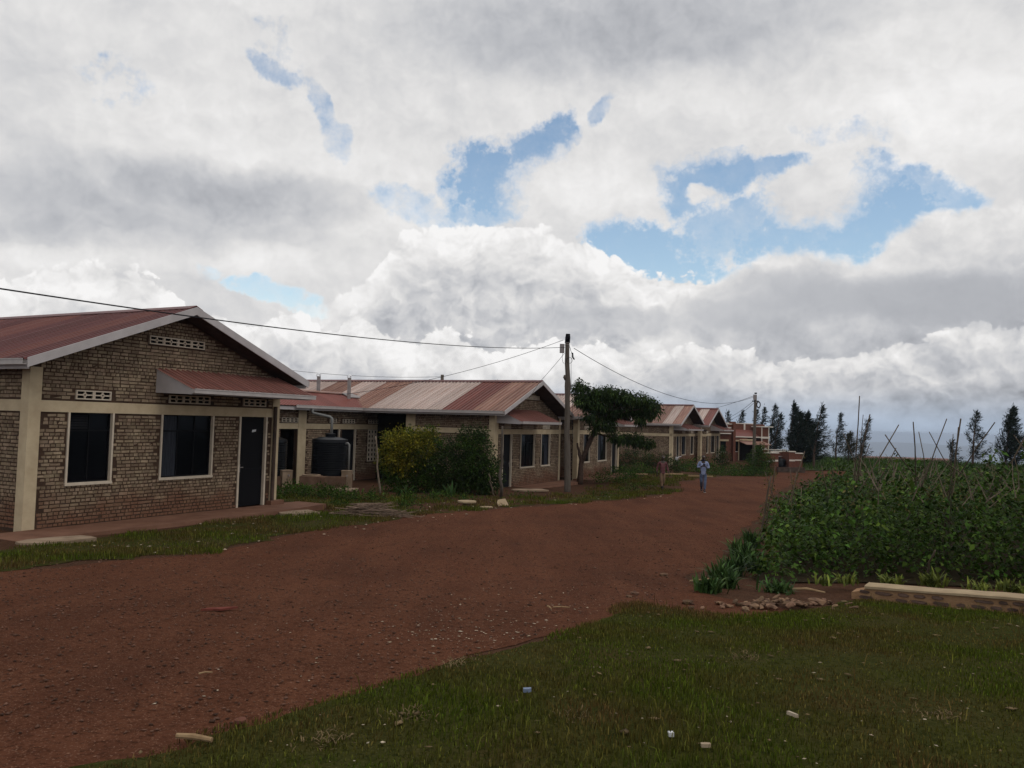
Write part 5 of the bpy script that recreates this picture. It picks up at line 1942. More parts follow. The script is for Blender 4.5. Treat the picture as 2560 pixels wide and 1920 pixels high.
STAKES = [
    ('tallest thin stake rising far above the bean field', (7.166, 16.790, -0.950), (6.745, 15.500, 2.292), 0.014, 0),
    ('second tall stake slanting right beside the tallest one', (7.124, 17.160, -0.961), (7.039, 15.700, 1.946), 0.016, 0),
    ('short stake between the tallest stake and its slanting neighbour', (8.160, 19.080, -1.014), (7.478, 17.000, 1.962), 0.009, 0),
    ('stake slanting up to the right, forming a cross against the hills', (6.475, 16.520, -0.934), (7.024, 14.500, 1.746), 0.013, 0),
    ('long stake slanting up to the left, forming a cross against the hills', (9.279, 15.880, -0.907), (6.685, 14.300, 1.558), 0.014, 0),
    ('upright wavy stake standing alone against the hills', (8.079, 15.800, -0.905), (7.034, 14.000, 1.797), 0.014, 0),
    ('thin stake right of the upright wavy one', (8.843, 16.460, -0.931), (7.438, 14.600, 1.626), 0.010, 0),
    ('stake leaning right that crosses a shorter thin one', (7.400, 15.520, -0.901), (7.513, 13.800, 1.865), 0.012, 0),
    ('thin stake leaning left across the right-leaning one', (10.085, 16.500, -0.934), (7.262, 13.900, 1.629), 0.010, 0),
    ('thick upright stake left of the open casuarina', (7.898, 14.780, -0.880), (7.417, 13.200, 1.860), 0.017, 0),
    ('slimmer stake bundled with the thick upright one', (8.301, 15.260, -0.893), (7.489, 13.400, 1.722), 0.011, 0),
    ('thin stake in front of the small casuarina', (9.320, 17.220, -0.958), (8.065, 14.600, 1.607), 0.008, 0),
    ('long stake slanting right in front of the open casuarina', (7.896, 16.060, -0.916), (8.099, 13.400, 1.820), 0.013, 0),
    ('short stake slanting right below the long slanting one', (8.498, 16.440, -0.926), (8.253, 13.600, 1.356), 0.012, 0),
    ('stake at the right border slanting up to the right', (8.473, 15.420, -0.890), (8.306, 12.900, 1.633), 0.016, 0),
    ('stake at the right border slanting up to the left', (12.043, 16.180, -0.917), (8.232, 13.100, 1.614), 0.011, 0),
    ('low stake slanting right at the foot of the hills', (8.027, 18.280, -0.984), (8.192, 15.500, 1.134), 0.012, 0),
    ('short stake slanting right beside the thin leaning casuarina', (8.276, 20.100, -1.048), (7.842, 17.500, 1.339), 0.012, 0),
    ('long stake slanting left across the crop top', (12.042, 16.750, -0.938), (7.216, 13.400, 1.167), 0.012, 0),
    ('stake leaning left at the near end of the crop top', (8.766, 18.480, -0.994), (6.848, 16.500, 1.561), 0.009, 0),
    ('pale thick stake at the road end of the bean field', (5.367, 17.306, -0.971), (5.604, 17.200, 0.601), 0.024, 1),
    ('dark stake beside the pale one, vines climbing it', (5.614, 17.750, -0.990), (5.819, 17.600, 0.798), 0.014, 1),
    ('crooked stake leaning right at the road end of the field', (6.299, 17.968, -0.980), (5.657, 17.800, 0.650), 0.012, 1),
    ('tall bent stake in the second cluster from the road', (6.627, 19.658, -1.034), (7.163, 19.500, 1.090), 0.016, 1),
    ('slim stake in the second cluster from the road', (6.665, 19.386, -1.020), (6.867, 19.200, 0.597), 0.012, 1),
    ('stake leaning left in the second cluster from the road', (7.219, 19.796, -1.035), (6.843, 19.600, 0.649), 0.012, 1),
    ('pale leaf-tipped stake in front of the meadow', (9.020, 22.370, -1.127), (7.964, 20.500, 0.699), 0.016, 0),
    ('thin stake before the meadow, leaning right', (7.939, 20.312, -1.052), (8.079, 20.000, 0.680), 0.011, 1),
    ('dark half-hidden stake low in the front of the crop', (6.523, 12.640, -0.761), (6.311, 11.900, -0.117), 0.018, 0),
    ('thin upright stake at the near left of the crop', (5.991, 16.704, -0.943), (6.003, 16.500, 0.414), 0.010, 1),
    ('thin stake leaning right near the crop middle', (6.356, 15.450, -0.894), (6.495, 13.500, 1.344), 0.010, 0),
    ('thin stake leaning left near the crop middle', (10.586, 16.050, -0.909), (7.494, 12.900, 1.070), 0.010, 0),]
VINES = [(a, t) for lab, a, t, r, v in STAKES if v]
for lab, a, t, r, v in STAKES:
    stake_in('bean_stake', lab, a, t, r, 'stake', 'wood', 'stakes holding the climbing beans')
bean_field()


# ---------------------------------------------------------------- poles and cables
def cable(label, a, b, sag, r=.013, n=28):
    a, b = Vector(a), Vector(b)
    m = MB()
    m.tube([(a.lerp(b, k / n) - Vector((0, 0, 4 * sag * (k / n) * (1 - k / n)))) - a for k in range(n + 1)], r, 6)
    o = m.build('cable', M['cable'], None, smooth=True, loc=a)
    tag(o, label, 'cable', 'overhead cables along the road')
    return o


def pole_one():
    base = (2.57, 35.5, -1.47)
    root = empty('utility_pole', base)
    tag(root, 'tall wooden utility pole with grey box and black cap before second house', 'utility pole')
    lean = -.16 / 7.04
    b = MB()
    rr = random.Random(3)
    pts, rad = [], []
    for k in range(15):
        z = -.3 + 7.05 * k / 14
        w = .014 * math.sin(z * 1.7) + .010 * math.sin(z * 4.1)
        pts.append((lean * z + w, 0, z))
        rad.append(.150 - .057 * k / 14 + rr.uniform(-.006, .006) + (.03 if k == 10 else 0))
    b.tube(pts, rad, 12)
    b.build('shaft', M['pole'], root, smooth=True)
    k = MB(); k.tube([(lean * 5.15 - .08, -.03, 5.0), (lean * 5.1 - .13, -.06, 5.12), (lean * 5.1 - .12, -.05, 5.22)], [.05, .07, .04], 8); k.build('knot', M['pole'], root, smooth=True)
    x = lean * 6.9
    c = MB(); c.tube([(x, 0, 6.66), (x + .015, 0, 6.9), (x + .02, .0, 7.06)], [.115, .115, .095], 12); c.build('cap', M['steel'], root, smooth=True)
    t = MB()
    for z in (6.56, 6.66):
        t.tube([(x + .115 * math.cos(a), .115 * math.sin(a), z) for a in [q * math.pi / 8 for q in range(17)]], .010, 5)
    t.build('strap', M['zinc'], root)
    q = MB(); q.box(x - .33, x - .13, -.12, .06, 6.2, 6.6); bx = q.build('junction_box', M['zinc'], root)
    q = MB(); q.box(x - .322, x - .138, -.13, -.121, 6.22, 6.58); q.build('box_door', M['zinc'], bx)
    d = MB()
    d.tube([(x + .1, -.05, 6.5), (x + .18, -.05, 6.25), (x + .25, -.05, 6.1), (x + .28, -.04, 5.98)], .012, 5)
    d.tube([(x + .24, -.05, 6.22), (x + .25, -.05, 6.02), (x + .33, -.03, 5.92)], [.03, .04, .03], 7)
    d.build('clamp', M['steel'], root)
    l = MB()
    l.tube([(x + .1 + .13 * math.sin(a), -.1, 5.87 - .13 * math.cos(a)) for a in [q * .45 for q in range(14)]], .011, 5)
    l.tube([(x - .12 - .1 * math.sin(a), -.1, 6.0 - .27 * math.cos(a)) for a in [q * .26 for q in range(13)]], .009, 5)
    l.build('cable_loop', M['cable'], root)
    g = MB(); g.tube([(x + .17, -.08, 6.2), (x + .2, -.1, 5.0), (x + .29, -.12, 3.9), (x + .32, -.1, 2.4), (x + .33, 0, 1.2)], .008, 5); g.build('drop_wire', M['cable'], root)


pole_one()


def pole_two():
    base = (20.63, 68.0, -2.3)
    root = empty('utility_pole', base)
    tag(root, 'distant wooden utility pole with coiled cable near the road end', 'utility pole')
    b = MB()
    b.tube([(.11 * k / 8, 0, -.2 + 7.0 * k / 8) for k in range(9)], [.16 - .05 * k / 8 for k in range(9)], 10)
    b.build('shaft', M['pole'], root, smooth=True)
    b = MB(); b.box(-.12, .10, -.2, -.08, 6.35, 6.8); b.build('junction_box', M['zinc'], root)
    b = MB(); b.box(-.16, .36, -.07, .05, 6.2, 6.3); b.box(.04, .2, -.1, .1, 6.86, 6.98); b.build('bracket', M['steel'], root)
    b = MB()
    for s in (.21, .25, .28):
        b.tube([(.36 + s * .6 * math.cos(a), -.05, 5.95 + s * math.sin(a)) for a in [q * math.pi / 8 for q in range(17)]], .022, 5)
    b.build('cable_coil', M['cable'], root)


pole_two()
root = empty('utility_pole', (-5.25, 60, -1.6))
tag(root, 'top of a hidden utility pole showing above the second house ridge', 'utility pole')
b = MB(); b.tube([(0, 0, -.2), (0, 0, 6.6)], [.15, .12], 8); b.build('shaft', M['pole'], root, smooth=True)
b = MB(); b.box(.06, .36, -.08, .08, 5.95, 6.2); b.box(-.3, .3, -.05, .05, 5.7, 5.76); b.build('bracket', M['steel'], root)

cable('thick black cable sweeping from the left over the nearest roof to the tall pole', (2.3, 35.4, 4.98), (-7.23, 10.0, 3.19), .32, .012, 40)
cable('cable sagging from the tall pole to the distant utility pole', (2.72, 35.55, 4.96), (20.62, 67.9, 4.33), 1.36, .013, 40)
cable('thin cable from the grey box down across the streaked roof to the kitchen wing', (2.22, 35.4, 5.3), (-7.3, 35.2, 2.62), .30, .010)
cable('thin cable from the tall pole down to the gable of the second house', (2.30, 35.4, 4.72), (1.25, 36.5, 3.45), .02, .009)
cable('short cable hanging down along the gable board of the second house', (1.25, 36.5, 3.45), (.80, 36.1, 2.72), .01, .009)
cable('cable from the distant pole down to the ridge of the fifth house', (20.62, 67.9, 4.42), (19.6, 76.5, 3.5), .05, .014)
cable('upper cable from the distant pole to the parapet building', (20.6, 68.0, 4.0), (21.4, 83.5, 2.3), .35, .014)
cable('lower slack cable from the distant pole to the parapet building', (20.6, 68.0, 3.8), (22.3, 83.8, 2.2), .25, .014)
cable('faint cable behind the nearest roof running to the hidden pole', (-5.3, 60, 4.85), (-24, 58, 6.0), .6, .014)


# ---------------------------------------------------------------- water tank corner between the houses
def ribbed_tank(label, x, y, z, r, h):
    prof = [(0, 0), (r, 0)]
    n = 17
    for k in range(n):
        z0 = .12 + (h - .34) * k / n
        dz = (h - .34) / n
        prof += [(r, z0), (r * .972, z0 + dz * .3), (r * .972, z0 + dz * .5), (r, z0 + dz * .8)]
    prof += [(r, h - .2), (r * .96, h - .08), (r * .55, h), (r * .28, h + .02), (r * .28, h + .10), (0, h + .11)]
    b = MB()
    b.lathe(prof, 40)
    root = empty('water_tank', (x, y, z))
    tag(root, label, 'water tank')
    b.build('tank_body', M['tank'], root)
    l = MB(); l.lathe([(0, h + .111), (r * .3, h + .111), (r * .3, h + .15), (r * .1, h + .17), (0, h + .17)], 20); l.build('lid', M['tank'], root)
    return root


t = ribbed_tank('big black ribbed water tank on a concrete plinth before the kitchen wing', -7.47, 33.25, -.80, .74, 1.56)
o = MB()
o.tube([(.70, -.25, 1.32), (.80, -.28, 1.34), (.86, -.30, 1.28), (.87, -.30, .1)], .045, 8)
o.build('overflow_pipe', M['pipe'], t, smooth=True)
ribbed_tank('second black ribbed tank half hidden behind the nearest house corner', -9.88, 32.9, -.85, .72, 1.56)
b = MB(); b.box(-8.3, -6.62, 32.35, 34.1, -1.6, -.803)
tag(b.build('tank_plinth', M['concrete_dark'], None), 'square concrete plinth carrying the big black tank', 'plinth')
b = MB(); b.box(-10.7, -9.2, 32.2, 33.8, -1.6, -.853)
tag(b.build('tank_plinth', M['concrete_dark'], None), 'concrete plinth under the half hidden second tank', 'plinth')


def basin():
    root = empty('concrete_basin', (-7.05, 31.95, -1.35), math.radians(4))
    tag(root, 'low square concrete basin with a round rim beside the black tank', 'basin')
    b = MB()
    b.box(-1.18, -.42, -.5, .35, -.2, .60)
    b.build('basin_body', M['concrete_dark'], root)
    b = MB(); b.lathe([(.26, .602), (.26, .65), (.36, .65), (.36, .602)], 24, -.80, -.05); b.build('rim', M['concrete'], root)
    b = MB(); b.lathe([(0, .606), (.258, .606)], 24, -.80, -.05); b.build('opening', M['void'], root)
    b = MB(); b.box(-.42, -.2, -.45, .3, -.2, .58); b.build('basin_step', M['concrete_dark'], root)


basin()


def tap_pillar(label, x, y, z, w, d, h, rz):
    root = empty('tap_pillar', (x, y, z), rz)
    tag(root, label, 'tap stand', 'concrete tap stands')
    b = MB(); b.box(-w / 2, w / 2, -d / 2, d / 2, -.25, h - .03); b.build('pillar', M['concrete'], root)
    b = MB(); b.box(-w / 2 - .015, w / 2 + .015, -d / 2 - .015, d / 2 + .015, h - .03, h); b.build('pillar_top', M['concrete'], root)
    b = MB()
    b.tube([(.02, -d / 2 + .01, h * .72), (.02, -d / 2 - .09, h * .72), (.02, -d / 2 - .12, h * .66)], .014, 6)
    b.box(-.02, .06, -d / 2 - .07, -d / 2 - .05, h * .72 + .014, h * .72 + .035)
    b.build('tap', M['zinc'], root)


tap_pillar('pale concrete tap stand left of the round-rimmed basin', -9.08, 32.6, -1.32, .42, .42, .72, math.radians(38))
tap_pillar('darker concrete tap stand right of the big black tank', -6.62, 32.75, -1.30, .42, .40, .74, math.radians(8))


# ---------------------------------------------------------------- slabs, planks and the brush pile
def slab(name, label, q, sx, sy, h, rz, m='concrete', tilt=(0, 0), dz=.03, cat='slab', seed=1):
    rr = random.Random(seed)
    n = 9
    P = []
    for k in range(n):
        a = 2 * math.pi * k / n
        c, s = math.cos(a), math.sin(a)
        f = 1 / max(abs(c), abs(s))
        f = f if cat == 'slab' else 1
        P.append((c * f * sx / 2 * rr.uniform(.88, 1.05), s * f * sy / 2 * rr.uniform(.88, 1.05)))
    b = MB()
    b.prism(P, 0, h, 'z')
    o = b.build(name, M[m], None)
    o.location = (q[0], q[1], ground_z(q[0], q[1]) + dz)
    o.rotation_euler = (tilt[0], tilt[1], rz)
    tag(o, label, cat)
    return o


slab('concrete_slab', 'cracked pale manhole slab in the grass by the near column', (-8.42, 15.0, 0), 1.25, .62, .07, math.radians(50), dz=.0, seed=2)
slab('concrete_slab', 'pale concrete slab in the grass off the first house doorstep', (-5.55, 21.2, 0), 1.0, .8, .06, math.radians(40), dz=.02, seed=3)
slab('concrete_slab', 'thin pale slab lying before the windows of the second house', (.85, 34.1, 0), 1.5, .8, .06, math.radians(20), dz=.03, seed=4)
slab('concrete_slab', 'flat brownish cover slab at the foot of the black tank', (-6.35, 31.0, 0), 1.1, .8, .07, math.radians(15), dz=.02, seed=5)
slab('concrete_slab', 'small flat slab beside the round lid in the grass', (-.7, 24.8, 0), .42, .3, .035, .3, m='coping', dz=.02, seed=6)
o = slab('round_lid', 'round concrete lid propped flat in the grass near the road', (-1.32, 25.3, 0), .66, .62, .05, .2, m='coping', dz=.13, cat='lid', seed=7)
b = MB(); b.lathe([(.14, -.2), (.14, 0)], 10); b.build('stub', M['concrete_dark'], o)
slab('concrete_slab', 'small pale slab tilted up on its edge at the roadside', (-.2, 26.1, 0), .34, .38, .05, .35, m='coping', tilt=(math.radians(38), math.radians(-12)), dz=.05, seed=8)
b = MB(); b.box(-.75, .75, -.09, .09, 0, .07)
for k, (q, rz, lab) in enumerate([((10.55, 52.3), .1, 'pale plank lying in the grass beside the man in plaid'), ((11.9, 50.0), -.12, 'pale plank lying at the road edge beside the man in blue'), ((7.9, 50.3), .0, 'pale plank lying in the weeds below the hedge')]):
    o = b.build('plank', M['bamboo'], None, loc=(q[0], q[1], ground_z(*q) + .16))
    o.rotation_euler = (0, 0, rz)
    tag(o, lab, 'plank', 'planks dropped by the road')


def brush_pile():
    c = (-3.45, 21.3)
    root = empty('brush_pile', (c[0], c[1], ground_z(*c)))
    tag(root, 'heap of cut dry branches on the grass beside the road', 'brush pile')
    rr = random.Random(12)
    b = MB()
    for i in range(190):
        f = rr.random()
        x = rr.gauss(-.15, .42)
        y = rr.gauss(0, .22)
        z = max(.02, .34 * math.exp(-(x + .2) ** 2 / .35) * rr.random() ** .7)
        a = rr.gauss(0, .5)
        L_ = rr.uniform(.3, 1.15)
        d = Vector((math.cos(a), math.sin(a) * .5, rr.uniform(-.12, .30)))
        p = Vector((x, y, z)) - d * L_ * .5
        b.tube([p, p + d * L_ * .5 + Vector((0, 0, rr.uniform(-.03, .05))), p + d * L_], [.012, .010, .004], 4, cap=False)
    o = b.build('branch', M['brushwood'], root)
    o['kind'] = 'stuff'


brush_pile()


# ---------------------------------------------------------------- stone edging wall and rubble
def stone_wall():
    root = empty('stone_wall', (4.56, 10.28, -.365), math.radians(-34.9))
    tag(root, 'low mortared stone wall with pale coping below the bean field', 'wall')
    Lw, rise = 5.6, .33
    zt = lambda x: -.02 + rise * x / Lw * 1.0
    b = MB()
    b.prism([(-.16, -.6), (Lw, -.6), (Lw, zt(Lw)), (0, zt(0)), (-.02, -.05), (-.16, -.09)], 0, .3)
    b.build('wall_core', M['wallmortar'], root)
    rr = random.Random(6)
    x = 0
    c = MB()
    n = 26
    top = []
    for k in range(n + 1):
        xx = .0 + Lw * k / n
        top.append((xx, zt(xx) + .036 + rr.uniform(-.006, .006)))
    for k in range(n):
        (x0, z0), (x1, z1) = top[k], top[k + 1]
        ya, yb = -.03 + rr.uniform(-.006, .006), .24
        c.add([(x0, -.03, zt(x0)), (x1, -.03, zt(x1)), (x1, -.03, z1 - .01), (x0, -.03, z0 - .01), (x0, -.012, z0), (x1, -.012, z1), (x1, yb, z1), (x0, yb, z0)],
              [(0, 1, 2, 3), (3, 2, 5, 4), (4, 5, 6, 7)])
    c.add([(0, -.03, zt(0)), (0, -.03, top[0][1] - .01), (0, -.012, top[0][1]), (0, .3, top[0][1]), (0, .3, zt(0))], [(0, 1, 2, 3, 4)])
    c.build('coping', M['coping'], root)
    row = 0
    z = .045
    while z < .42:
        x = -.14 + rr.uniform(0, .1)
        while x < 4.4:
            ln, h = rr.uniform(.10, .24), rr.uniform(.042, .062)
            zc = zt(max(x, 0)) - z
            s = MB()
            m = 9
            fr, bk = [], []
            for k in range(m):
                a = 2 * math.pi * k / m + .2
                q = rr.uniform(.82, 1.06)
                fr.append((ln / 2 * .82 * math.copysign(abs(math.cos(a)) ** .75, math.cos(a)) * q, -rr.uniform(.012, .022), h / 2 * .8 * math.copysign(abs(math.sin(a)) ** .75, math.sin(a)) * q))
                bk.append((ln / 2 * math.copysign(abs(math.cos(a)) ** .75, math.cos(a)) * q, .01, h / 2 * math.copysign(abs(math.sin(a)) ** .75, math.sin(a)) * q))
            s.add(fr + bk, [tuple(range(m - 1, -1, -1))] + [(k, (k + 1) % m, (k + 1) % m + m, k + m) for k in range(m)])
            if rr.random() < .94:
                s.build('stone', M['wallstone'], root, loc=(x + ln / 2, 0, zc))
            x += ln + rr.uniform(.015, .045)
        z += .068
        row += 1


stone_wall()


def rock_mesh(seed, name='stone'):
    rr = random.Random(seed)
    bm = bmesh.new()
    bmesh.ops.create_icosphere(bm, subdivisions=1, radius=1.0)
    for v in bm.verts:
        f = rr.uniform(.68, 1.12)
        v.co = Vector((v.co.x * f, v.co.y * f * .8, v.co.z * f * .55))
    me = bpy.data.meshes.new(name)
    bm.to_mesh(me)
    bm.free()
    me.materials.append(M['stone'])
    return me


ROCKS = [rock_mesh(k) for k in range(5)]
rr = random.Random(44)
for i in range(95):
    t = rr.gauss(0, 1)
    x = 3.2 + .38 * t
    y = 9.34 + .30 * (x - 3.1) + rr.gauss(0, .16)
    s = rr.uniform(.022, .058) * (1.25 if rr.random() < .15 else 1)
    o = obj('stone', ROCKS[i % 5])
    o.location = (x, y, ground_z(x, y) + .012 + s * .3 + max(0, .05 * (1 - abs(t))))
    o.rotation_euler = (rr.uniform(-.4, .4), rr.uniform(-.4, .4), rr.uniform(0, 6.28))
    o.scale = (s * rr.uniform(.9, 1.7), s, s * rr.uniform(.7, 1.1))
    tag(o, 'loose reddish stone in the rubble heap by the stone wall', 'stone', 'rubble stones by the wall end')
for q, s, lab in [((1.62, 10.15), .055, 'dark stone alone on the road near the grass corner'), ((2.12, 9.42), .075, 'rounded reddish stone on bare dirt left of the rubble heap'), ((2.4, 12.3), .07, 'dark stone on the road above the strap-leaved clumps'), ((1.5, 9.85), .045, 'small dark stone beside the grass corner'),
                  ((2.83, 9.2), .085, 'largest dark round stone at the left of the rubble heap'), ((3.72, 9.72), .11, 'broad earthy boulder between the rubble and the wall end')]:
    o = obj('stone', ROCKS[int(s * 1000) % 5])
    o.location = (*q, ground_z(*q) + s * .35)
    o.scale = (s * 1.3, s, s * .9)
    o.rotation_euler = (0, 0, s * 50)
    tag(o, lab, 'stone')

# ---- small things lying about
def litter(name, label, cat, q, P, h, m, rz=0, dz=.02):
    b = MB()
    b.prism(P, 0, h, 'z')
    o = b.build(name, M[m], None)
    o.location = (q[0], q[1], ground_z(*q) + dz)
    o.rotation_euler = (0, 0, rz)
    tag(o, label, cat)
    return o


litter('rag', 'torn reddish rag lying flat in the middle of the road', 'rag', (-2.83, 8.0), [(-.16, -.05), (-.05, -.03), (.02, -.06), (.10, .0), (.17, .05), (.06, .04), (-.02, .02), (-.10, .01)], .018, 'rag', .15)
b = MB(); b.tube([(-.09, .01, .02), (0, 0, .022), (.10, -.02, .016)], [.014, .016, .013], 8)
tag(b.build('bamboo_piece', M['bamboo'], None, loc=(-1.56, 4.13, ground_z(-1.56, 4.13) + .03)), 'short pale bamboo piece at the grass edge, near the bottom', 'stick')
o = obj('brick_fragment', rock_mesh(99, 'brick_fragment'))
o.data.materials[0] = M['brick_red']
o.location = (-1.43, 4.45, ground_z(-1.43, 4.45) + .03)
o.scale = (.042, .045, .05)
tag(o, 'broken red brick lump on the dirt above the bamboo piece', 'brick')
for q, pts, lab, r in [((.52, 8.72), [(-.07, .03, .02), (-.055, -.01, .025), (-.03, -.05, .012)], 'short curved pale stick of a pair on the road', .009), ((.60, 8.74), [(-.09, .0, .015), (0, .01, .02), (.09, .02, .012)], 'straight pale stick of a pair on the road', .008),
                       ((-2.0, 5.45), [(-.04, -.01, .012), (0, .0, .02), (.04, .02, .014)], 'small bent pale twig on the dirt, left foreground', .006), ((4.0, 10.75), [(-.2, .1, .02), (.0, .02, .05), (.2, -.1, .03)], 'weathered stick lying left of the wall coping', .018), ((2.9, 11.5), [(-.3, -.02, .03), (0, .02, .06), (.32, .1, .05)], 'long thin stick lying under the bean leaves', .012)]:
    b = MB(); b.tube(pts, [r, r, r * .6], 6)
    tag(b.build('stick', M['bamboo'], None, loc=(*q, ground_z(*q) + .012)), lab, 'stick')
litter('plastic_scrap', 'crumpled bluish plastic scrap in the lawn', 'litter', (.15, 5.16), [(-.03, -.01), (.0, -.022), (.024, -.012), (.03, .008), (.004, .012), (-.02, .018)], .022, 'plastic_blue', .4, dz=.04)
litter('paper_scrap', 'small bright white scrap in the lawn near the bottom', 'litter', (.90, 4.36), [(-.016, -.01), (.014, -.014), (.018, .012), (-.01, .016)], .022, 'paper', .2, dz=.045)
litter('wood_block', 'chunky pale wood block in the lawn at the bottom', 'wood block', (1.05, 4.21), [(-.026, -.010), (.024, -.014), (.028, .008), (.004, .014), (-.022, .012)], .018, 'chip', .1, dz=.045)
litter('wood_block', 'longish pale wood splinter in the lawn', 'wood block', (1.70, 4.78), [(-.035, .01), (.02, -.02), (.036, -.014), (-.02, .02)], .02, 'chip', -.5, dz=.045)
for i, q in enumerate([(-.53, 4.62), (.42, 4.66), (-.35, 5.9), (-.9, 4.2), (1.9, 6.4), (2.6, 4.9)]):
    o = clump('dry_straw', None, (*q, ground_z(*q) + .03), 90, .07, 'straw', 200 + i, cat=None, spread=1.0, wd=.004, up=.45)
    o['kind'] = 'stuff'                       # a tangle nobody could count
for i, (q, tall, lab) in enumerate([((-17.2, 31.2), 7.0, 'bare seed stalks of a plant above the nearest roof'), ((-20.0, 31.5), 6.6, 'faint bare twigs above the left end of the nearest roof'), ((-1.85, 55.0), 7.1, 'tall dry seed stalks above the second house ridge'), ((8.2, 62.0), 5.2, 'thin mast showing above the flat-topped tree')]):
    rr = random.Random(i)
    b = MB()
    if i < 3:
        for k in range(14 if i != 1 else 8):
            x, y = rr.uniform(-.7, .7), rr.uniform(-.4, .4)
            h = tall * rr.uniform(.86, 1.0) - 1.0 + ground_z(*q) * 0
            b.tube([(x * .3, y * .3, -.1), (x * .6, y, h * .7), (x + .2 + .1 * k % .3, y, h)], [.03, .02, .006], 4, cap=False)
            for j in range(7):
                z = h * (.80 + .027 * j)
                b.tube([(x * .85 + .1, y, z), (x * .85 + .1 + rr.uniform(-.1, .25), y + rr.uniform(-.1, .1), z + .18)], [.014, .004], 4, cap=False)
        o = b.build('seed_stalk', M['wood'], None, loc=(*q, ground_z(*q)))
        tag(o, lab, 'plant')
    else:
        b.tube([(0, 0, -.1), (0, 0, tall)], .025, 5); b.tube([(-.15, 0, tall - .35), (.15, 0, tall - .35)], .015, 4)
        tag(b.build('mast', M['steel'], None, loc=(*q, ground_z(*q))), lab, 'mast')


# ---------------------------------------------------------------- people
def skin(name, joints, bones, m, parent, sub=2):
    """grow a smooth tapered surface round a skeleton. joints: name -> (x, y, z, radius[, radius2])"""
    keys = list(joints)
    me = bpy.data.meshes.new(name + '_skeleton')
    me.from_pydata([joints[k][:3] for k in keys], [(keys.index(a), keys.index(b)) for a, b in bones], [])
    o = bpy.data.objects.new(name, me)
    COL.objects.link(o)
    md = o.modifiers.new('skin', 'SKIN')
    md.use_smooth_shade = True
    for i, k in enumerate(keys):
        v = me.skin_vertices[0].data[i]
        j = joints[k]
        v.radius = (j[3], j[4] if len(j) > 4 else j[3])
        v.use_root = i == 0
    o.modifiers.new('sub', 'SUBSURF').levels = sub
    o.modifiers['sub'].render_levels = sub
    dg = bpy.context.evaluated_depsgraph_get()
    nm = bpy.data.meshes.new_from_object(o.evaluated_get(dg))
    nm.name = name
    bpy.data.objects.remove(o)
    nm.materials.clear()
    nm.materials.append(m)
    nm.polygons.foreach_set('use_smooth', [True] * len(nm.polygons))
    p = bpy.data.objects.new(name, nm)
    COL.objects.link(p)
    p.parent = parent
    return p


def fingers(b, wrist, d, side, curl=.3):
    """palm axis d from the wrist, four fingers and a thumb as short bent chains"""
    w, d = Vector(wrist), Vector(d).normalized()
    s = Vector(side).normalized()
    n = d.cross(s)
    for k, ln in enumerate((.070, .080, .074, .058)):
        a = w + d * .085 + s * (.030 - .020 * k)
        q = a + d * ln * .5 + n * ln * curl * .3
        b.tube([w + d * .04 + s * (.02 - .013 * k), a, q, q + d * ln * .45 + n * ln * curl], [.011, .0095, .0085, .006], 6)
    a = w + d * .03 + s * .035
    b.tube([w + d * .015 + s * .01, a, a + d * .035 + s * .022, a + d * .065 + s * .025 + n * .012], [.013, .012, .010, .007], 6)


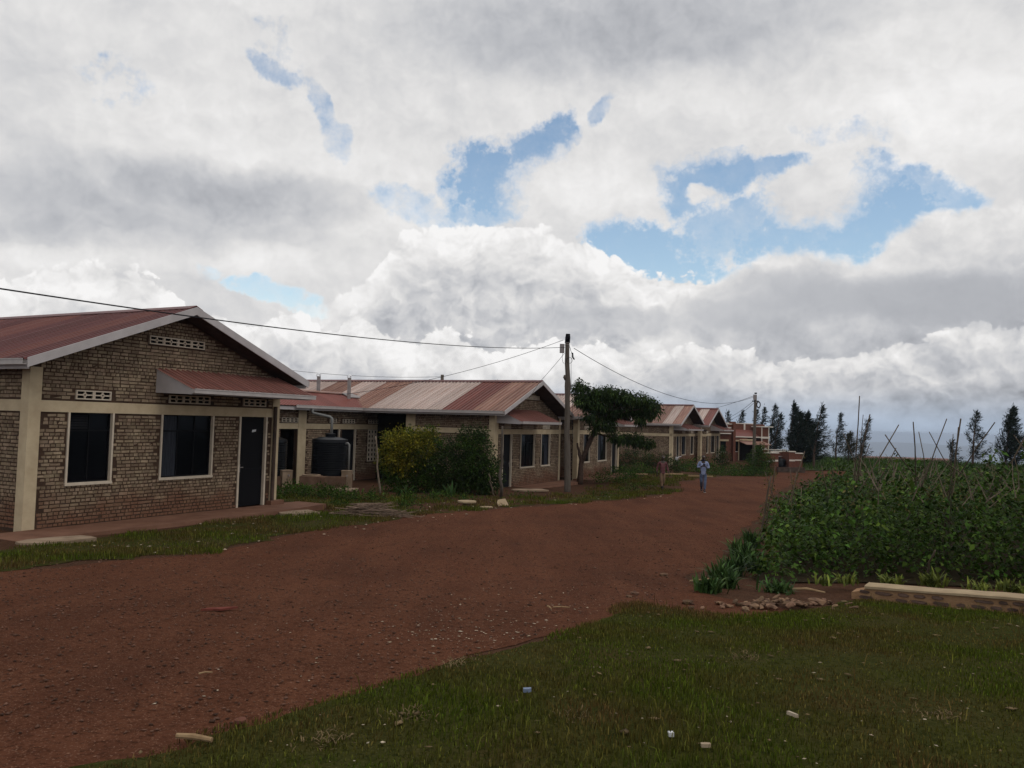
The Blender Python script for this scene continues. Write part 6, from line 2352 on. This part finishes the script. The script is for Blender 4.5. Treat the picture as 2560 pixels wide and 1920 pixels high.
def person(label, pos, rz, H, J, top, legs, shoes, extra):
    root = empty('person', pos, rz)
    tag(root, label, 'person')
    root.scale = (H / 1.8,) * 3
    P = J
    jt = {
        'pelvis': (*P['pelvis'], .12, .10), 'belly': (*P['belly'], .125, .10), 'chest': (*P['chest'], .145, .105), 'neck0': (*P['neck0'], .065), 'neck1': (*P['neck1'], .055), 'jaw': (*P['jaw'], .066, .075), 'head': (*P['head'], .082, .098), 'crown': (*P['crown'], .058, .07)}
    bones = [('pelvis', 'belly'), ('belly', 'chest'), ('chest', 'neck0'), ('neck0', 'neck1'), ('neck1', 'jaw'), ('jaw', 'head'), ('head', 'crown')]
    for s in 'LR':
        for a, r in (('sh', .062), ('el', .043), ('wr', .030), ('pa', .034), ('hip', .088), ('kn', .058), ('an', .038), ('toe', .036)):
            jt[a + s] = (*P[a + s], r) if a != 'pa' else (*P[a + s], .040, .020)
        bones += [('chest', 'sh' + s), ('sh' + s, 'el' + s), ('el' + s, 'wr' + s), ('wr' + s, 'pa' + s), ('pelvis', 'hip' + s), ('hip' + s, 'kn' + s), ('kn' + s, 'an' + s), ('an' + s, 'toe' + s)]
    body = skin('body', jt, bones, M['skin'], root)
    f = MB()
    for s, sg in (('L', -1), ('R', 1)):
        fingers(f, P['pa' + s], Vector(P['pa' + s]) - Vector(P['wr' + s]), (-sg, -.3, .2) if P.get('hold') else (0, -1, 0), .5 if P.get('hold') else .25)
    h = Vector(P['head'])
    f.tube([h + Vector((0, -.085, -.005)), h + Vector((0, -.112, -.030)), h + Vector((0, -.105, -.045))], [.012, .018, .016], 6)      # nose
    for sg in (-1, 1):
        f.tube([h + Vector((sg * .080, .012, .015)), h + Vector((sg * .095, .02, -.005)), h + Vector((sg * .083, .015, -.035))], [.012, .016, .010], 6)   # ears
    f.tube([h + Vector((-.026, -.096, -.072)), h + Vector((0, -.104, -.070)), h + Vector((.026, -.096, -.072))], [.006, .011, .006], 6)   # lips
    f.build('hands_and_face', M['skin'], root, smooth=True)
    e = MB()
    for sg in (-1, 1):
        e.tube([h + Vector((sg * .032 - .014, -.089, .012)), h + Vector((sg * .032 + .014, -.089, .012))], .008, 6)
    e.build('eyes', M['white_cloth'], root)
    # shirt over the trunk and arms
    st = {'end': (P['hem'][0], P['hem'][1], P['hem'][2] - .075, .150, .118), 'hem': (*P['hem'], .158, .125), 'waist': (*P['belly'], .150, .122), 'chest': (*P['chest'], .155, .122), 'col': (P['neck0'][0], P['neck0'][1], P['neck0'][2] - .015, .085)}
    bo = [('end', 'hem'), ('hem', 'waist'), ('waist', 'chest'), ('chest', 'col')]
    for s in 'LR':
        st['sh' + s] = (*P['sh' + s], .070)
        st['el' + s] = (*P['el' + s], .053)
        w = Vector(P['el' + s]).lerp(Vector(P['wr' + s]), .85)
        st['wr' + s] = (*w, .042)
        bo += [('chest', 'sh' + s), ('sh' + s, 'el' + s), ('el' + s, 'wr' + s)]
    skin('shirt', st, bo, M[top], root)
    tr = {'w': (P['pelvis'][0], P['pelvis'][1], P['pelvis'][2] + .04, .145, .115), 'c': (P['pelvis'][0], P['pelvis'][1], P['pelvis'][2] - .04, .14, .115)}
    bo = [('w', 'c')]
    for s in 'LR':
        tr['hip' + s] = (P['hip' + s][0], P['hip' + s][1], P['hip' + s][2] - .04, .100)
        tr['kn' + s] = (*P['kn' + s], .078)
        tr['an' + s] = (P['an' + s][0], P['an' + s][1], P['an' + s][2] + .03, .062)
        bo += [('c', 'hip' + s), ('hip' + s, 'kn' + s), ('kn' + s, 'an' + s)]
    skin('trousers', tr, bo, M[legs], root)
    for s in 'LR':
        a, t = Vector(P['an' + s]), Vector(P['toe' + s])
        d = (t - a); d.z = 0
        hl = a - d * .35
        hl.z = t.z + (a.z - t.z) * .45
        q = {'a': (*a, .050), 'h': (*hl, .045), 'm': (*(a.lerp(t, .55) - Vector((0, 0, .01))), .048, .042), 't': (*t, .046, .034)}
        bo = [('a', 'm'), ('m', 't'), ('a', 'h')]
        if extra.get('boots'):
            k = Vector(P['kn' + s]).lerp(a, .28)
            q['k'] = (*k, .068)
            bo.append(('a', 'k'))
            q['a'] = (*a, .058)
        sh = skin('boot' if extra.get('boots') else 'shoe', q, bo, M[shoes], root)
        if extra.get('sole'):
            c = MB()
            z = min(t.z, hl.z) - .042
            c.box(t.x - .045, t.x + .045, t.y - .05, hl.y + .03, t.z - .040, t.z - .022)
            if s == extra['sole']:
                c.build('sole', M['sole'], sh)
    # hair or cap
    c = Vector(P['crown'])
    up = (c - h).normalized()
    if extra.get('cap'):
        skin('cap', {'a': (*(h + up * .05), .093, .108), 'b': (*(c + up * .01), .070, .082)}, [('a', 'b')], M['cap'], root)
    else:
        skin('hair', {'a': (*(h + up * .042 + Vector((0, .022, 0))), .082, .092), 'b': (*(c + up * .004 + Vector((0, .01, 0))), .060, .070)}, [('a', 'b')], M['hair'], root)
    if extra.get('collar'):
        n0 = Vector(P['neck0'])
        k = MB()
        k.tube([n0 + Vector((.075 * math.sin(a), .01 - .085 * math.cos(a), .035 + .03 * math.cos(a + math.pi))) for a in [q * math.pi / 8 for q in range(17)]], .026, 6)
        k.build('collar', M['navy'], root, smooth=True)
    return root


def base_pose(hold=False):
    return dict(pelvis=(0, 0, .96), belly=(0, -.01, 1.12), chest=(0, 0, 1.33), neck0=(0, .0, 1.50), neck1=(0, -.02, 1.565), jaw=(0, -.055, 1.615), head=(0, -.05, 1.70), crown=(0, -.04, 1.765), hem=(0, 0, .88),
                shL=(-.185, .0, 1.43), shR=(.185, .0, 1.43), elL=(-.25, .03, 1.15), elR=(.25, .03, 1.15), wrL=(-.27, -.04, .90), wrR=(.27, -.04, .90), paL=(-.27, -.06, .83), paR=(.27, -.06, .83),
                hipL=(-.09, 0, .90), hipR=(.09, 0, .90), knL=(-.10, -.02, .50), knR=(.10, -.02, .50), anL=(-.10, .03, .09), anR=(.10, .03, .09), toeL=(-.11, -.13, .04), toeR=(.11, -.13, .04))


J = base_pose()
J.update(hold=True, neck1=(0, -.04, 1.57), jaw=(0, -.095, 1.605), head=(0, -.09, 1.695), crown=(0, -.075, 1.77),
         elL=(-.262, .0, 1.17), elR=(.262, .0, 1.17), wrL=(-.095, -.24, 1.24), wrR=(.105, -.24, 1.22), paL=(-.045, -.285, 1.265), paR=(.05, -.285, 1.25),
         knL=(-.085, -.06, .50), anL=(-.045, .25, .17), toeL=(-.05, .11, .05), knR=(.085, -.10, .50), anR=(.055, -.16, .09), toeR=(.06, -.33, .045))
blue = person('man in pale blue shirt and jeans walking with a phone held up', (9.31, 38.62, ground_z(9.31, 38.62) + .012), math.radians(-8), 1.80, J, 'shirt_blue', 'jeans', 'navy', dict(collar=True, sole='R'))
b = MB(); b.box(-.042, .042, -.345, -.335, 1.23, 1.38)
tag(b.build('phone', M['phone'], None), 'dark phone in the hands of the man in blue', 'phone')
ph = bpy.data.objects['phone']
ph.matrix_world = Matrix.Translation(blue.location) @ Matrix.Rotation(math.radians(-8), 4, 'Z')
J = base_pose()
J.update(knL=(-.08, -.08, .50), anL=(-.06, -.12, .09), toeL=(-.07, -.28, .04), knR=(.08, -.02, .50), anR=(.05, .14, .12), toeR=(.05, .0, .045), elL=(-.27, .06, 1.16), elR=(.27, -.02, 1.15), wrL=(-.28, .04, .90), wrR=(.30, -.12, .92), paL=(-.28, .04, .83), paR=(.30, -.16, .86))
person('man in red plaid shirt, pale cap and black boots walking at the road edge', (7.51, 39.47, ground_z(7.51, 39.47) + .012), math.radians(12), 1.68, J, 'plaid', 'khaki', 'boot', dict(cap=True, boots=True))
J = base_pose()
J.update(chest=(.05, -.10, 1.30), neck0=(.05, -.16, 1.46), neck1=(.03, -.19, 1.52), jaw=(.0, -.24, 1.56), head=(.0, -.24, 1.64), crown=(.0, -.23, 1.71), shR=(.23, -.08, 1.42), shL=(-.14, -.08, 1.38), elR=(.50, -.12, 1.50), wrR=(.74, -.14, 1.56), paR=(.81, -.14, 1.58), elL=(-.22, -.12, 1.12), wrL=(-.2, -.3, .95), paL=(-.19, -.35, .9))
person('small child in white shirt with an arm stretched out by the fourth house', (13.85, 66.6, ground_z(13.85, 66.6) + .05), math.radians(-15), 1.0, J, 'white_cloth', 'khaki', 'navy', {})
